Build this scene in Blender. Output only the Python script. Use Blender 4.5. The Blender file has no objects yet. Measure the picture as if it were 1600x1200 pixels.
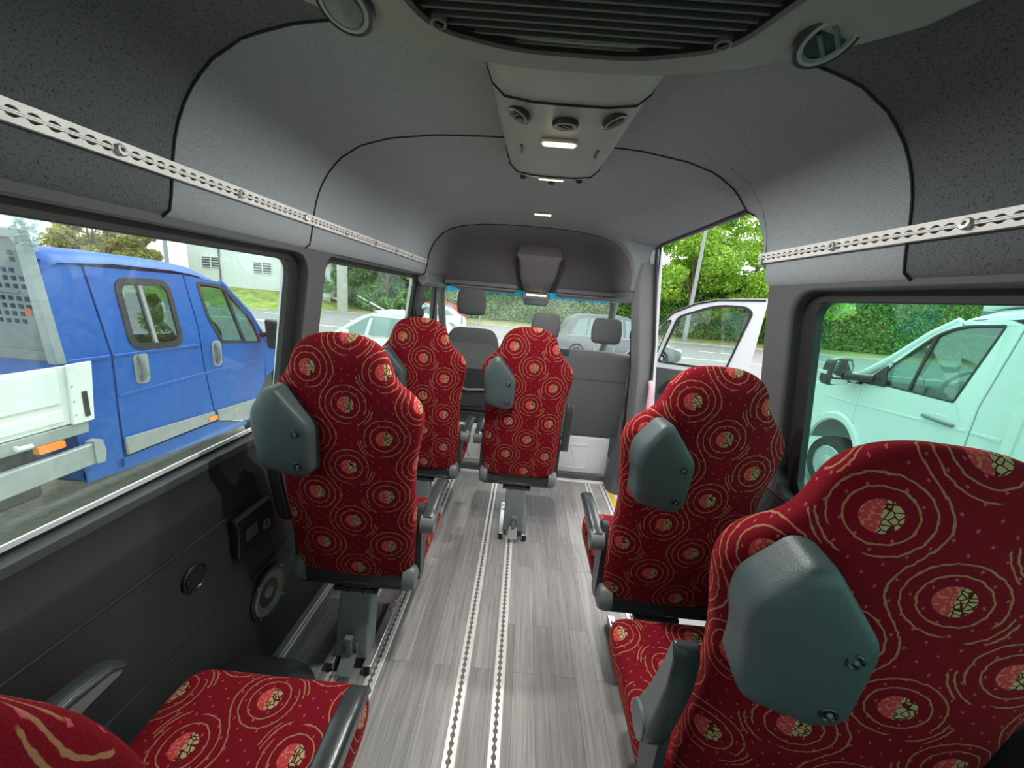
import bpy, bmesh, math, random
from math import pi, sin, cos, radians as rad, hypot, atan2, sqrt
from mathutils import Vector, Matrix
from mathutils.geometry import tessellate_polygon
random.seed(7)
SC = bpy.context.scene
COL = SC.collection

# ------------------------------------------------------------------ helpers
class MB:
    """collects geometry for one mesh object"""
    def __init__(s):
        s.v = []; s.f = []; s.uv = []; s.has_uv = False
    def add(s, vs, fs, uvs=None):
        b = len(s.v)
        s.v.extend([Vector(p) for p in vs])
        for i, f in enumerate(fs):
            s.f.append([b + k for k in f])
            if uvs: s.uv.append(uvs[i]); s.has_uv = True
            else: s.uv.append([(0, 0)] * len(f))
        return s
    def box(s, x0, x1, y0, y1, z0, z1):
        vs = [(x, y, z) for x in (x0, x1) for y in (y0, y1) for z in (z0, z1)]
        return s.add(vs, [(0,1,3,2),(4,6,7,5),(0,4,5,1),(2,3,7,6),(0,2,6,4),(1,5,7,3)])
    def obox(s, c, size, R=None):
        R = R or Matrix.Identity(3); c = Vector(c)
        vs = [c + R @ Vector((x*size[0]/2, y*size[1]/2, z*size[2]/2)) for x in (-1,1) for y in (-1,1) for z in (-1,1)]
        return s.add(vs, [(0,1,3,2),(4,6,7,5),(0,4,5,1),(2,3,7,6),(0,2,6,4),(1,5,7,3)])
    def rings(s, rings, closed=True, cap0=False, cap1=False, uvs=None):
        n = len(rings[0]); vs = [p for r in rings for p in r]; fs = []; fu = [] if uvs else None
        m = n if closed else n - 1
        for i in range(len(rings) - 1):
            for j in range(m):
                k = (j + 1) % n
                fs.append((i*n+j, i*n+k, (i+1)*n+k, (i+1)*n+j))
                if uvs:
                    fu.append([uvs[i][j], uvs[i][j+1], uvs[i+1][j+1], uvs[i+1][j]])
        if cap0:
            fs.append(tuple(range(n))[::-1]);  fu is not None and fu.append([uvs[0][j] for j in range(n)][::-1])
        if cap1:
            fs.append(tuple((len(rings)-1)*n + j for j in range(n)));  fu is not None and fu.append([uvs[-1][j] for j in range(n)])
        return s.add(vs, fs, fu)
    def tube(s, pts, r, n=10, caps=True):
        pts = [Vector(p) for p in pts]; rs = r if isinstance(r, (list, tuple)) else [r] * len(pts)
        rings = []; up = None
        for i, p in enumerate(pts):
            t = (pts[min(i+1, len(pts)-1)] - pts[max(i-1, 0)]).normalized()
            if up is None: up = Vector((0,0,1)) if abs(t.z) < .9 else Vector((1,0,0))
            a = t.cross(up).normalized(); b = a.cross(t).normalized(); up = b
            rings.append([p + (a*cos(2*pi*k/n) + b*sin(2*pi*k/n)) * rs[i] for k in range(n)])
        return s.rings(rings, True, caps, caps)
    def cyl(s, p0, p1, r0, r1=None, n=20):
        return s.tube([p0, p1], [r0, r0 if r1 is None else r1], n)
    def lathe(s, c, axis, prof, n=28):
        """prof: (radius, height along axis) list; poles closed by fans"""
        c = Vector(c); ax = Vector(axis).normalized()
        a = ax.orthogonal().normalized(); b = ax.cross(a)
        rings = [[c + ax*h + (a*cos(2*pi*k/n) + b*sin(2*pi*k/n))*max(r, 1e-5) for k in range(n)] for r, h in prof]
        return s.rings(rings, True, prof[0][0] > 1e-4 and prof[-1][0] < 1e-4, False)
    def plate(s, loops, fn, w0=0.0, w1=0.02):
        """2-D outline (first loop) with holes (others), thickness from w0 to w1; fn(u,v,w) -> point"""
        V = [[Vector((u, v, 0)) for u, v in l] for l in loops]
        tris = tessellate_polygon(V); flat = [p for l in loops for p in l]; n = len(flat)
        vs = [fn(u, v, w0) for u, v in flat] + [fn(u, v, w1) for u, v in flat]
        fs = [tuple(t) for t in tris] + [tuple(n + k for k in t[::-1]) for t in tris]
        b = 0
        for l in loops:
            m = len(l)
            for i in range(m):
                j = (i + 1) % m
                fs.append((b+i, b+j, n+b+j, n+b+i))
            b += m
        return s.add(vs, fs)
    def strip(s, prof, fn, w0, w1, t=None, nrm=None):
        """open profile (u,v) swept from w0 to w1"""
        return s.rings([[fn(u, v, w0) for u, v in prof], [fn(u, v, w1) for u, v in prof]], closed=False)

def rrect(u0, v0, u1, v1, r, n=6):
    if not isinstance(r, (list, tuple)): r = [r]*4
    out = []
    for (cu, cv, a0, rr) in ((u1-r[0], v0+r[0], -90, r[0]), (u1-r[1], v1-r[1], 0, r[1]), (u0+r[2], v1-r[2], 90, r[2]), (u0+r[3], v0+r[3], 180, r[3])):
        for i in range(n + 1):
            a = rad(a0 + 90*i/n); out.append((cu + rr*cos(a), cv + rr*sin(a)))
    return out

def rpoly(pts, r, n=5):
    """polygon with rounded corners"""
    out = []; m = len(pts)
    for i in range(m):
        p = Vector(pts[i]); a = Vector(pts[i-1]) - p; b = Vector(pts[(i+1) % m]) - p
        rr = r[i] if isinstance(r, (list, tuple)) else r
        d = min(rr, a.length*.45, b.length*.45)
        if d < 1e-4: out.append(tuple(p)); continue
        A = p + a.normalized()*d; B = p + b.normalized()*d
        for k in range(n + 1):
            t = k/n; q = A*(1-t)**2 + p*2*t*(1-t) + B*t*t
            out.append((q.x, q.y))
    return out

def circ(cu, cv, r, n=24, rv=None):
    return [(cu + r*cos(2*pi*k/n), cv + (rv or r)*sin(2*pi*k/n)) for k in range(n)]

def inset(loop, d):
    """shrink a loop about its centre by distance d (approx.)"""
    cu = sum(p[0] for p in loop)/len(loop); cv = sum(p[1] for p in loop)/len(loop)
    out = []
    for u, v in loop:
        L = hypot(u-cu, v-cv); k = max(0, (L-d)/L) if L > 1e-6 else 0
        out.append((cu + (u-cu)*k, cv + (v-cv)*k))
    return out

def root_loc(o):
    l = Vector((0,0,0))
    while o is not None: l = l + Vector(o.location); o = o.parent
    return l

def tag(o, label=None, cat=None, group=None, kind=None):
    if label: o['label'] = label
    if cat: o['category'] = cat
    if group: o['group'] = group
    if kind: o['kind'] = kind
    return o

def build(mb, name, mat, parent=None, loc=None, local=False, smooth=40, bevel=0, seg=2, sub=0, label=None, fix=True):
    me = bpy.data.meshes.new(name)
    org = Vector((0,0,0)) if local else ((root_loc(parent) if parent else Vector((0,0,0))) + (Vector(loc) if loc else Vector((0,0,0))))
    me.from_pydata([tuple(p - org) for p in mb.v], [], mb.f)
    if mb.has_uv:
        ul = me.uv_layers.new(name='UVMap'); k = 0
        flat = [c for fu in mb.uv for c in fu]
        ul.data.foreach_set('uv', [x for c in flat for x in c])
    if fix:
        bm = bmesh.new(); bm.from_mesh(me); bmesh.ops.recalc_face_normals(bm, faces=bm.faces); bm.to_mesh(me); bm.free()
    o = bpy.data.objects.new(name, me); COL.objects.link(o)
    for m in (mat if isinstance(mat, (list, tuple)) else [mat]): me.materials.append(m)
    if loc: o.location = loc
    if parent: o.parent = parent
    if bevel:
        b = o.modifiers.new('bevel', 'BEVEL'); b.width = bevel; b.segments = seg; b.limit_method = 'ANGLE'; b.angle_limit = rad(35)
    if sub:
        b = o.modifiers.new('sub', 'SUBSURF'); b.levels = b.render_levels = sub
    if smooth:
        me.polygons.foreach_set('use_smooth', [True]*len(me.polygons))
        if not sub: me.set_sharp_from_angle(angle=rad(smooth))
    if label: o['label'] = label
    return o

def thing(name, label, cat, loc=(0,0,0), group=None):
    o = bpy.data.objects.new(name, None); COL.objects.link(o); o.location = loc; o.empty_display_size = .05
    return tag(o, label, cat, group)

def struct(mb, name, mat, **k):
    return tag(build(mb, name, mat, **k), kind='structure')

def copy_tree(o, parent=None):
    c = o.copy(); COL.objects.link(c); c.parent = parent
    for ch in list(o.children): copy_tree(ch, c)
    return c

# ------------------------------------------------------------------ materials
def newmat(name):
    m = bpy.data.materials.new(name); m.use_nodes = True
    nt = m.node_tree; b = nt.nodes['Principled BSDF']
    return m, nt, b

def N(nt, typ, **k):
    n = nt.nodes.new(typ)
    for a, v in k.items():
        if a == 'ins':
            for i, val in v.items(): n.inputs[i].default_value = val
        else: setattr(n, a, v)
    return n

def plain(name, col, rough=.6, metal=0, bump=0, bscale=300, var=0, vscale=6, spec=.5, sheen=0):
    m, nt, b = newmat(name)
    b.inputs['Base Color'].default_value = (*col, 1); b.inputs['Roughness'].default_value = rough
    b.inputs['Metallic'].default_value = metal; b.inputs['Specular IOR Level'].default_value = spec
    if sheen:
        b.inputs['Sheen Weight'].default_value = sheen; b.inputs['Sheen Roughness'].default_value = .4
    if bump or var:
        tc = N(nt, 'ShaderNodeTexCoord')
    if bump:
        nz = N(nt, 'ShaderNodeTexNoise', ins={'Scale': bscale, 'Detail': 2.0})
        nt.links.new(tc.outputs['Object'], nz.inputs['Vector'])
        bp = N(nt, 'ShaderNodeBump', ins={'Strength': bump, 'Distance': .002})
        nt.links.new(nz.outputs[0], bp.inputs['Height']); nt.links.new(bp.outputs[0], b.inputs['Normal'])
    if var:
        nz = N(nt, 'ShaderNodeTexNoise', ins={'Scale': vscale, 'Detail': 5.0, 'Roughness': .65})
        nt.links.new(tc.outputs['Object'], nz.inputs['Vector'])
        mp = N(nt, 'ShaderNodeMapRange', ins={1: .3, 2: .7, 3: 1-var, 4: 1+var})
        nt.links.new(nz.outputs[0], mp.inputs[0])
        mx = N(nt, 'ShaderNodeMix', data_type='RGBA', blend_type='MULTIPLY', ins={0: 1.0})
        mx.inputs[6].default_value = (*col, 1)
        nt.links.new(mp.outputs[0], mx.inputs[7]); nt.links.new(mx.outputs[2], b.inputs['Base Color'])
    return m

def emit(name, col, s):
    m, nt, b = newmat(name)
    b.inputs['Base Color'].default_value = (*col, 1); b.inputs['Emission Color'].default_value = (*col, 1); b.inputs['Emission Strength'].default_value = s
    return m

def glass(name, tint, refl=.06, dirt_haze=0, dcol=(.55,.56,.5), dscale=60):
    m = bpy.data.materials.new(name); m.use_nodes = True; nt = m.node_tree; nt.nodes.clear()
    out = N(nt, 'ShaderNodeOutputMaterial'); tr = N(nt, 'ShaderNodeBsdfTransparent'); tr.inputs[0].default_value = (*tint, 1)
    gl = N(nt, 'ShaderNodeBsdfGlossy', ins={'Roughness': .02}); mx = N(nt, 'ShaderNodeMixShader')
    lw = N(nt, 'ShaderNodeLayerWeight', ins={0: .35}); mp = N(nt, 'ShaderNodeMath', operation='MULTIPLY_ADD', ins={1: .35, 2: refl}); mp.use_clamp = True
    pw = N(nt, 'ShaderNodeMath', operation='POWER', ins={1: 2.5})
    nt.links.new(lw.outputs['Facing'], pw.inputs[0]); nt.links.new(pw.outputs[0], mp.inputs[0])
    nt.links.new(mp.outputs[0], mx.inputs[0]); nt.links.new(tr.outputs[0], mx.inputs[1]); nt.links.new(gl.outputs[0], mx.inputs[2])
    last = mx
    if dirt_haze:
        tc = N(nt, 'ShaderNodeTexCoord')
        n1 = N(nt, 'ShaderNodeTexNoise', ins={'Scale': 3.0, 'Detail': 4.0}); n2 = N(nt, 'ShaderNodeTexNoise', ins={'Scale': dscale, 'Detail': 6.0, 'Roughness': .8})
        nt.links.new(tc.outputs['Object'], n1.inputs['Vector']); nt.links.new(tc.outputs['Object'], n2.inputs['Vector'])
        a = N(nt, 'ShaderNodeMapRange', ins={1: .35, 2: .75, 3: .25, 4: 1.0}); c = N(nt, 'ShaderNodeMapRange', ins={1: .42, 2: .8, 3: .15, 4: 1.4})
        nt.links.new(n1.outputs[0], a.inputs[0]); nt.links.new(n2.outputs[0], c.inputs[0])
        k = N(nt, 'ShaderNodeMath', operation='MULTIPLY'); nt.links.new(a.outputs[0], k.inputs[0]); nt.links.new(c.outputs[0], k.inputs[1])
        k2 = N(nt, 'ShaderNodeMath', operation='MULTIPLY', ins={1: dirt_haze}); k2.use_clamp = True; nt.links.new(k.outputs[0], k2.inputs[0])
        df = N(nt, 'ShaderNodeBsdfTranslucent'); df.inputs[0].default_value = (*dcol, 1)
        m2 = N(nt, 'ShaderNodeMixShader'); nt.links.new(k2.outputs[0], m2.inputs[0]); nt.links.new(mx.outputs[0], m2.inputs[1]); nt.links.new(df.outputs[0], m2.inputs[2])
        last = m2
    nt.links.new(last.outputs[0], out.inputs[0])
    return m

def leafmat(name, c0, c1, c2, trans=.35):
    m = bpy.data.materials.new(name); m.use_nodes = True; nt = m.node_tree; nt.nodes.clear()
    out = N(nt, 'ShaderNodeOutputMaterial'); g = N(nt, 'ShaderNodeNewGeometry'); r = N(nt, 'ShaderNodeValToRGB')
    e = r.color_ramp.elements; e[0].color = (*c0, 1); e[1].color = (*c2, 1); k = e.new(.5); k.color = (*c1, 1)
    nt.links.new(g.outputs['Random Per Island'], r.inputs[0])
    d = N(nt, 'ShaderNodeBsdfDiffuse'); t = N(nt, 'ShaderNodeBsdfTranslucent'); mx = N(nt, 'ShaderNodeMixShader', ins={0: trans})
    nt.links.new(r.outputs[0], d.inputs[0]); nt.links.new(r.outputs[0], t.inputs[0])
    nt.links.new(d.outputs[0], mx.inputs[1]); nt.links.new(t.outputs[0], mx.inputs[2]); nt.links.new(mx.outputs[0], out.inputs[0])
    return m

class G:
    """tiny node-math builder"""
    def __init__(s, nt): s.nt = nt
    def m(s, op, a, b=None, c=None, clamp=False):
        n = s.nt.nodes.new('ShaderNodeMath'); n.operation = op; n.use_clamp = clamp
        for i, x in enumerate((a, b, c)):
            if x is None: continue
            if isinstance(x, (int, float)): n.inputs[i].default_value = x
            else: s.nt.links.new(x, n.inputs[i])
        return n.outputs[0]
    def band(s, x, c, w, soft=.0006):
        """1 where |x-c| < w"""
        d = s.m('ABSOLUTE', s.m('SUBTRACT', x, c))
        return s.m('MULTIPLY_ADD', d, -1/soft, (w + soft)/soft, clamp=True)
    def lt(s, x, c, soft=.0006):
        return s.m('MULTIPLY_ADD', x, -1/soft, (c + soft)/soft, clamp=True)

def fabric_mat():
    m, nt, b = newmat('red_moquette'); g = G(nt)
    uv = N(nt, 'ShaderNodeUVMap'); wob = N(nt, 'ShaderNodeTexNoise', ins={'Scale': 90.0, 'Detail': 1.0})
    nt.links.new(uv.outputs[0], wob.inputs['Vector'])
    sep = N(nt, 'ShaderNodeSeparateXYZ'); nt.links.new(uv.outputs[0], sep.inputs[0])
    ws = N(nt, 'ShaderNodeSeparateColor'); nt.links.new(wob.outputs[1], ws.inputs[0])
    U0, V0 = sep.outputs[0], sep.outputs[1]
    U = g.m('ADD', U0, g.m('MULTIPLY_ADD', ws.outputs[0], .0055, -.0028)); V = g.m('ADD', V0, g.m('MULTIPLY_ADD', ws.outputs[1], .0055, -.0028))
    a, bb = .115, .215
    def fold(x, off, per):
        f = g.m('FRACT', g.m('MULTIPLY_ADD', x, 1/per, .5 - off/per)); return g.m('MULTIPLY_ADD', f, per, -per/2)
    lines = None; medL = medR = None
    def mx(p, q): return q if p is None else g.m('MAXIMUM', p, q)
    for kind, (ou, ov) in (('A', (.03, .06)), ('B', (.03 - a, .06 + bb/2))):
        du, dv = fold(U, ou, 2*a), fold(V, ov, bb)
        r = g.m('SQRT', g.m('ADD', g.m('MULTIPLY', du, du), g.m('MULTIPLY', dv, dv)))
        sg = 1 if kind == 'A' else -1
        dus = g.m('MULTIPLY', du, sg)
        lines = mx(lines, g.band(r, .0435, .0011))
        # spiral second ring: open on its lower outer side
        cut = g.m('MULTIPLY_ADD', g.m('SUBTRACT', g.m('MULTIPLY', dv, -.8), g.m('MULTIPLY', dus, -.55)), -400, 22, clamp=True)
        lines = mx(lines, g.m('MULTIPLY', g.band(r, .0625, .0011), cut))
        sec = g.m('MULTIPLY', g.m('MULTIPLY_ADD', dus, 400, -13, clamp=True), g.m('MULTIPLY_ADD', dv, -400, -3, clamp=True))
        lines = mx(lines, g.m('MULTIPLY', g.band(r, .074, .0011), sec))
        sec2 = g.m('MULTIPLY', g.m('MULTIPLY_ADD', dus, 400, -22, clamp=True), g.m('MULTIPLY_ADD', dv, -400, -6, clamp=True))
        lines = mx(lines, g.m('MULTIPLY', g.band(r, .083, .0011), sec2))
        if kind == 'A':
            cs = g.m('COSINE', g.m('MULTIPLY', dv, 2*pi/bb))
            curve = g.m('SUBTRACT', du, g.m('MULTIPLY_ADD', cs, -.0235, -a/2))
            lines = mx(lines, g.band(curve, 0.0, .0014))
        r0 = g.m('SQRT', g.m('ADD', g.m('MULTIPLY', fold(U0, ou, 2*a), fold(U0, ou, 2*a)), g.m('MULTIPLY', fold(V0, ov, bb), fold(V0, ov, bb))))
        disc = g.lt(r0, .0255)
        left = g.m('LESS_THAN', du, 0.0)
        medL = mx(medL, g.m('MULTIPLY', disc, left)); medR = mx(medR, g.m('MULTIPLY', disc, g.m('SUBTRACT', 1, left)))
    # small pink flecks
    fl = None
    for ou, ov in ((0, 0), (.0215, .019)):
        du, dv = fold(U, ou, .043), fold(V, ov, .038)
        fl = mx(fl, g.lt(g.m('ADD', g.m('ABSOLUTE', du), g.m('MULTIPLY', g.m('ABSOLUTE', dv), .7)), .0021))
    vo = N(nt, 'ShaderNodeTexVoronoi', feature='DISTANCE_TO_EDGE', ins={'Scale': 95.0}); nt.links.new(uv.outputs[0], vo.inputs['Vector'])
    nz = N(nt, 'ShaderNodeTexNoise', ins={'Scale': 160.0, 'Detail': 2.0}); nt.links.new(uv.outputs[0], nz.inputs['Vector'])
    big = N(nt, 'ShaderNodeTexNoise', ins={'Scale': 500.0, 'Detail': 2.0}); nt.links.new(uv.outputs[0], big.inputs['Vector'])
    def mixc(fac, A, B):
        n = N(nt, 'ShaderNodeMix', data_type='RGBA')
        if isinstance(fac, (int, float)): n.inputs[0].default_value = fac
        else: nt.links.new(fac, n.inputs[0])
        for i, x in ((6, A), (7, B)):
            if isinstance(x, tuple): n.inputs[i].default_value = (*x, 1)
            else: nt.links.new(x, n.inputs[i])
        return n.outputs[2]
    base = mixc(g.m('MULTIPLY_ADD', big.outputs[0], 2.2, -.6, clamp=True), FAB0, FAB1)
    c = mixc(fl, base, (.42, .07, .10))
    c = mixc(lines, c, (.33, .155, .08))
    red = mixc(g.m('GREATER_THAN', nz.outputs[0], .56), (.46, .045, .05), (.52, .16, .11))
    c = mixc(medL, c, red)
    gold = mixc(g.m('LESS_THAN', vo.outputs[0], .085), (.42, .32, .16), (.07, .014, .01))
    c = mixc(medR, c, gold)
    nt.links.new(c, b.inputs['Base Color'])
    b.inputs['Roughness'].default_value = .95; b.inputs['Specular IOR Level'].default_value = .1
    b.inputs['Sheen Weight'].default_value = .2; b.inputs['Sheen Roughness'].default_value = .35; b.inputs['Sheen Tint'].default_value = (.7, .12, .12, 1)
    bp = N(nt, 'ShaderNodeBump', ins={'Strength': .35, 'Distance': .0015}); nt.links.new(big.outputs[0], bp.inputs['Height']); nt.links.new(bp.outputs[0], b.inputs['Normal'])
    return m

def planks_mat():
    m, nt, b = newmat('grey_wood_vinyl'); tc = N(nt, 'ShaderNodeTexCoord')
    mp = N(nt, 'ShaderNodeMapping'); mp.inputs['Rotation'].default_value = (0, 0, rad(90)); nt.links.new(tc.outputs['Object'], mp.inputs[0])
    br = N(nt, 'ShaderNodeTexBrick', offset=.37, offset_frequency=2, ins={'Scale': 1.0, 'Mortar Size': .0009, 'Brick Width': .62, 'Row Height': .083, 'Bias': 0.0, 'Mortar Smooth': .6})
    br.inputs['Color1'].default_value = (0, 0, 0, 1); br.inputs['Color2'].default_value = (1, 1, 1, 1); br.inputs['Mortar'].default_value = (.2, .2, .2, 1)
    nt.links.new(mp.outputs[0], br.inputs['Vector'])
    st = N(nt, 'ShaderNodeMapping'); st.inputs['Scale'].default_value = (1.5, 38, 1); nt.links.new(mp.outputs[0], st.inputs[0])
    # shift the grain from plank to plank
    ad = N(nt, 'ShaderNodeVectorMath', operation='ADD'); sc = N(nt, 'ShaderNodeVectorMath', operation='SCALE'); sc.inputs['Scale'].default_value = 7.3
    nt.links.new(br.outputs[0], sc.inputs[0]); nt.links.new(st.outputs[0], ad.inputs[0]); nt.links.new(sc.outputs[0], ad.inputs[1])
    nz = N(nt, 'ShaderNodeTexNoise', ins={'Scale': 2.2, 'Detail': 7.0, 'Roughness': .68, 'Distortion': .6}); nt.links.new(ad.outputs[0], nz.inputs['Vector'])
    r1 = N(nt, 'ShaderNodeValToRGB'); nt.links.new(nz.outputs[0], r1.inputs[0])
    e = r1.color_ramp.elements; e[0].position = .3; e[0].color = (.20, .188, .18, 1); e[1].position = .7; e[1].color = (.40, .385, .375, 1)
    r2 = N(nt, 'ShaderNodeMapRange', ins={3: .82, 4: 1.12}); nt.links.new(br.outputs[0], r2.inputs[0])
    mx = N(nt, 'ShaderNodeMix', data_type='RGBA', blend_type='MULTIPLY', ins={0: 1.0}); nt.links.new(r1.outputs[0], mx.inputs[6]); nt.links.new(r2.outputs[0], mx.inputs[7])
    dk = N(nt, 'ShaderNodeMix', data_type='RGBA'); dk.inputs[7].default_value = (.1, .088, .08, 1)
    nt.links.new(br.outputs[1], dk.inputs[0]); nt.links.new(mx.outputs[2], dk.inputs[6])
    nt.links.new(dk.outputs[2], b.inputs['Base Color']); b.inputs['Roughness'].default_value = .42
    bp = N(nt, 'ShaderNodeBump', ins={'Strength': .15, 'Distance': .001}); nt.links.new(nz.outputs[0], bp.inputs['Height']); nt.links.new(bp.outputs[0], b.inputs['Normal'])
    return m

def speck_mat(name, c0, c1, scale, thr=.62, rough=.9):
    """felt lining with fine dark flecks"""
    m, nt, b = newmat(name); tc = N(nt, 'ShaderNodeTexCoord')
    nz = N(nt, 'ShaderNodeTexNoise', ins={'Scale': scale, 'Detail': 3.0, 'Roughness': .6}); nt.links.new(tc.outputs['Object'], nz.inputs['Vector'])
    r = N(nt, 'ShaderNodeValToRGB'); nt.links.new(nz.outputs[0], r.inputs[0])
    e = r.color_ramp.elements; e[0].position = thr - .14; e[0].color = (*c0, 1); e[1].position = thr; e[1].color = (*c1, 1)
    nt.links.new(r.outputs[0], b.inputs['Base Color']); b.inputs['Roughness'].default_value = rough; b.inputs['Specular IOR Level'].default_value = .25
    bp = N(nt, 'ShaderNodeBump', ins={'Strength': .3, 'Distance': .0015}); nt.links.new(nz.outputs[0], bp.inputs['Height']); nt.links.new(bp.outputs[0], b.inputs['Normal'])
    return m

def ground_mat(name, cols, scale, detail=8, rough=.95):
    m, nt, b = newmat(name); tc = N(nt, 'ShaderNodeTexCoord')
    nz = N(nt, 'ShaderNodeTexNoise', ins={'Scale': scale, 'Detail': detail, 'Roughness': .75}); nt.links.new(tc.outputs['Object'], nz.inputs['Vector'])
    r = N(nt, 'ShaderNodeValToRGB'); nt.links.new(nz.outputs[0], r.inputs[0]); e = r.color_ramp.elements
    e[0].position = .3; e[0].color = (*cols[0], 1); e[1].position = .72; e[1].color = (*cols[-1], 1)
    for i, c in enumerate(cols[1:-1]):
        k = e.new(.3 + .42*(i+1)/(len(cols)-1)); k.color = (*c, 1)
    nt.links.new(r.outputs[0], b.inputs['Base Color']); b.inputs['Roughness'].default_value = rough; b.inputs['Specular IOR Level'].default_value = .15
    return m

FAB0, FAB1 = (.115, .004, .009), (.215, .007, .015)
M = {}
M['fabric'] = fabric_mat()
M['floor'] = planks_mat()
M['liner'] = speck_mat('grey_felt_lining', (.245, .275, .290), (.335, .37, .388), 420, .58)
M['liner_rear'] = speck_mat('speckled_lining', (.045, .052, .056), (.122, .137, .144), 260, .46)
M['cove'] = plain('cab_lining', (.19, .18, .19), .9, bump=.2)
M['trim'] = plain('dark_trim', (.038, .04, .043), .55, bump=.25, bscale=500)
M['trim2'] = plain('charcoal_trim', (.075, .079, .084), .6, bump=.2, bscale=500)
M['panel'] = plain('wall_panel_vinyl', (.021, .0235, .026), .5, bump=.3, bscale=420)
M['grey_trim'] = plain('grey_pillar_trim', (.18, .19, .195), .6, bump=.15, bscale=420)
M['rubber'] = plain('black_rubber', (.016, .017, .018), .5)
M['black'] = plain('black_plastic', (.02, .021, .022), .35)
M['pod'] = plain('grey_green_plastic', (.25, .27, .25), .5, bump=.25, bscale=350)
M['pod2'] = plain('console_plastic', (.34, .37, .34), .45, bump=.15, bscale=350)
M['slat'] = plain('grille_slat', (.11, .118, .112), .45)
M['seam'] = plain('seam_black', (.02, .021, .022), .8)
M['alu'] = plain('aluminium', (.72, .73, .73), .38, metal=.55, var=.06, vscale=40)
M['alu_w'] = plain('pale_rail_aluminium', (.80, .80, .77), .42, metal=.25, var=.08, vscale=25)
M['steel'] = plain('grey_painted_steel', (.17, .195, .195), .45)
M['zinc'] = plain('zinc_steel', (.55, .56, .54), .3, metal=.8, var=.1, vscale=30)
M['grip'] = plain('green_grey_plastic', (.060, .084, .088), .42, bump=.35, bscale=650)
M['grip_hole'] = plain('screw_black', (.012, .012, .012), .3)
M['arm'] = plain('armrest_grey', (.155, .17, .175), .4)
M['arm_pad'] = plain('armrest_black', (.035, .042, .045), .27, bump=.1)
M['charcoal'] = plain('charcoal_cloth', (.06, .063, .066), .9, bump=.35, bscale=700, sheen=.2)
M['charcoal2'] = plain('light_charcoal_cloth', (.088, .093, .096), .9, bump=.35, bscale=700, sheen=.2)
M['white'] = plain('white_paint', (.80, .81, .82), .35)
M['white_box'] = plain('white_seat_box', (.66, .67, .67), .5)
M['yellow'] = plain('yellow_strip', (.72, .50, .03), .5)
M['pink'] = plain('magenta_grip', (.75, .03, .22), .4)
M['pink2'] = plain('pale_pink_cap', (.72, .45, .52), .4)
M['lamp'] = emit('lamp_lens', (1.0, .80, .50), 2.6)
M['lens'] = plain('lamp_surround', (.75, .70, .60), .3)
M['tan'] = plain('speaker_cone', (.26, .23, .2), .7, var=.15, vscale=20)
M['glass_l'] = glass('dusty_glass', (.87, .96, .95), .05, dirt_haze=.06, dcol=(.62, .64, .58))
M['glass_c'] = glass('clear_green_glass', (.88, .96, .92), .04, dirt_haze=.05)
M['glass_r'] = glass('teal_glass', (.66, .955, .86), .05, dirt_haze=.04)
M['glass_d'] = glass('teal_slide_glass', (.80, .965, .91), .04)
M['glass_ws'] = glass('windscreen_glass', (.86, .92, .90), .06, dirt_haze=.26, dcol=(.72, .80, .72))  # dirt layer set strong to lay haze over the view ahead
M['glass_blue'] = glass('blue_sun_band', (.10, .45, .65), .05, dirt_haze=2.5, dcol=(.012, .13, .22))
M['glass_car'] = glass('car_glass', (.52, .66, .63), .10)
M['mirror'] = plain('mirror', (.8, .83, .84), .04, metal=1)
SKY, SUNE, EXPO, LAMPK = 1.0, 2.0, 1.2, 5.0
# ------------------------------------------------------------------ the van: floor, walls, lining
def lerp(a, b, t): return a + (b - a)*t
def xin(z): return lerp(.885, .79, (z - .88)/(1.56 - .88))
Y0, Y1 = -.62, 3.06

mb = MB(); mb.box(-.86, .80, Y0, 2.95, -.03, 0.0); struct(mb, 'floor', M['floor'])
mb = MB(); mb.box(-.95, .95, 2.95, 4.45, -.06, -.012); struct(mb, 'floor_cab', M['trim'])
mb = MB(); mb.box(.80, 1.0, 1.34, 2.95, -.30, -.26); mb.box(.80, .815, 1.34, 2.95, -.26, -.03); struct(mb, 'floor_step', M['trim'])
mb = MB(); mb.box(.80, .98, Y0, 1.34, -.03, 0.0); struct(mb, 'floor_right', M['trim'])
mb = MB(); mb.box(-.845, .84, 2.945, 2.985, -.012, .012); struct(mb, 'trim_1', M['alu_w'], bevel=.004)
mb = MB(); mb.box(-.95, .90, 2.985, 3.03, -.012, .055); struct(mb, 'trim_2', M['trim2'], bevel=.006)
mb = MB(); mb.box(-.845, -.815, 1.0, 2.94, 0, .035); mb.box(-.845, -.812, Y0, 2.94, 0, .012); struct(mb, 'baseboard_left', M['alu'], bevel=.003)
mb = MB(); mb.box(.785, .822, 1.44, 2.94, 0.0005, .006)
tag(build(mb, 'step_edge_strip', M['yellow'], loc=(.80, 2.2, .0005), bevel=.002), 'yellow warning strip along the step edge by the sliding door', 'edge strip')

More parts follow.
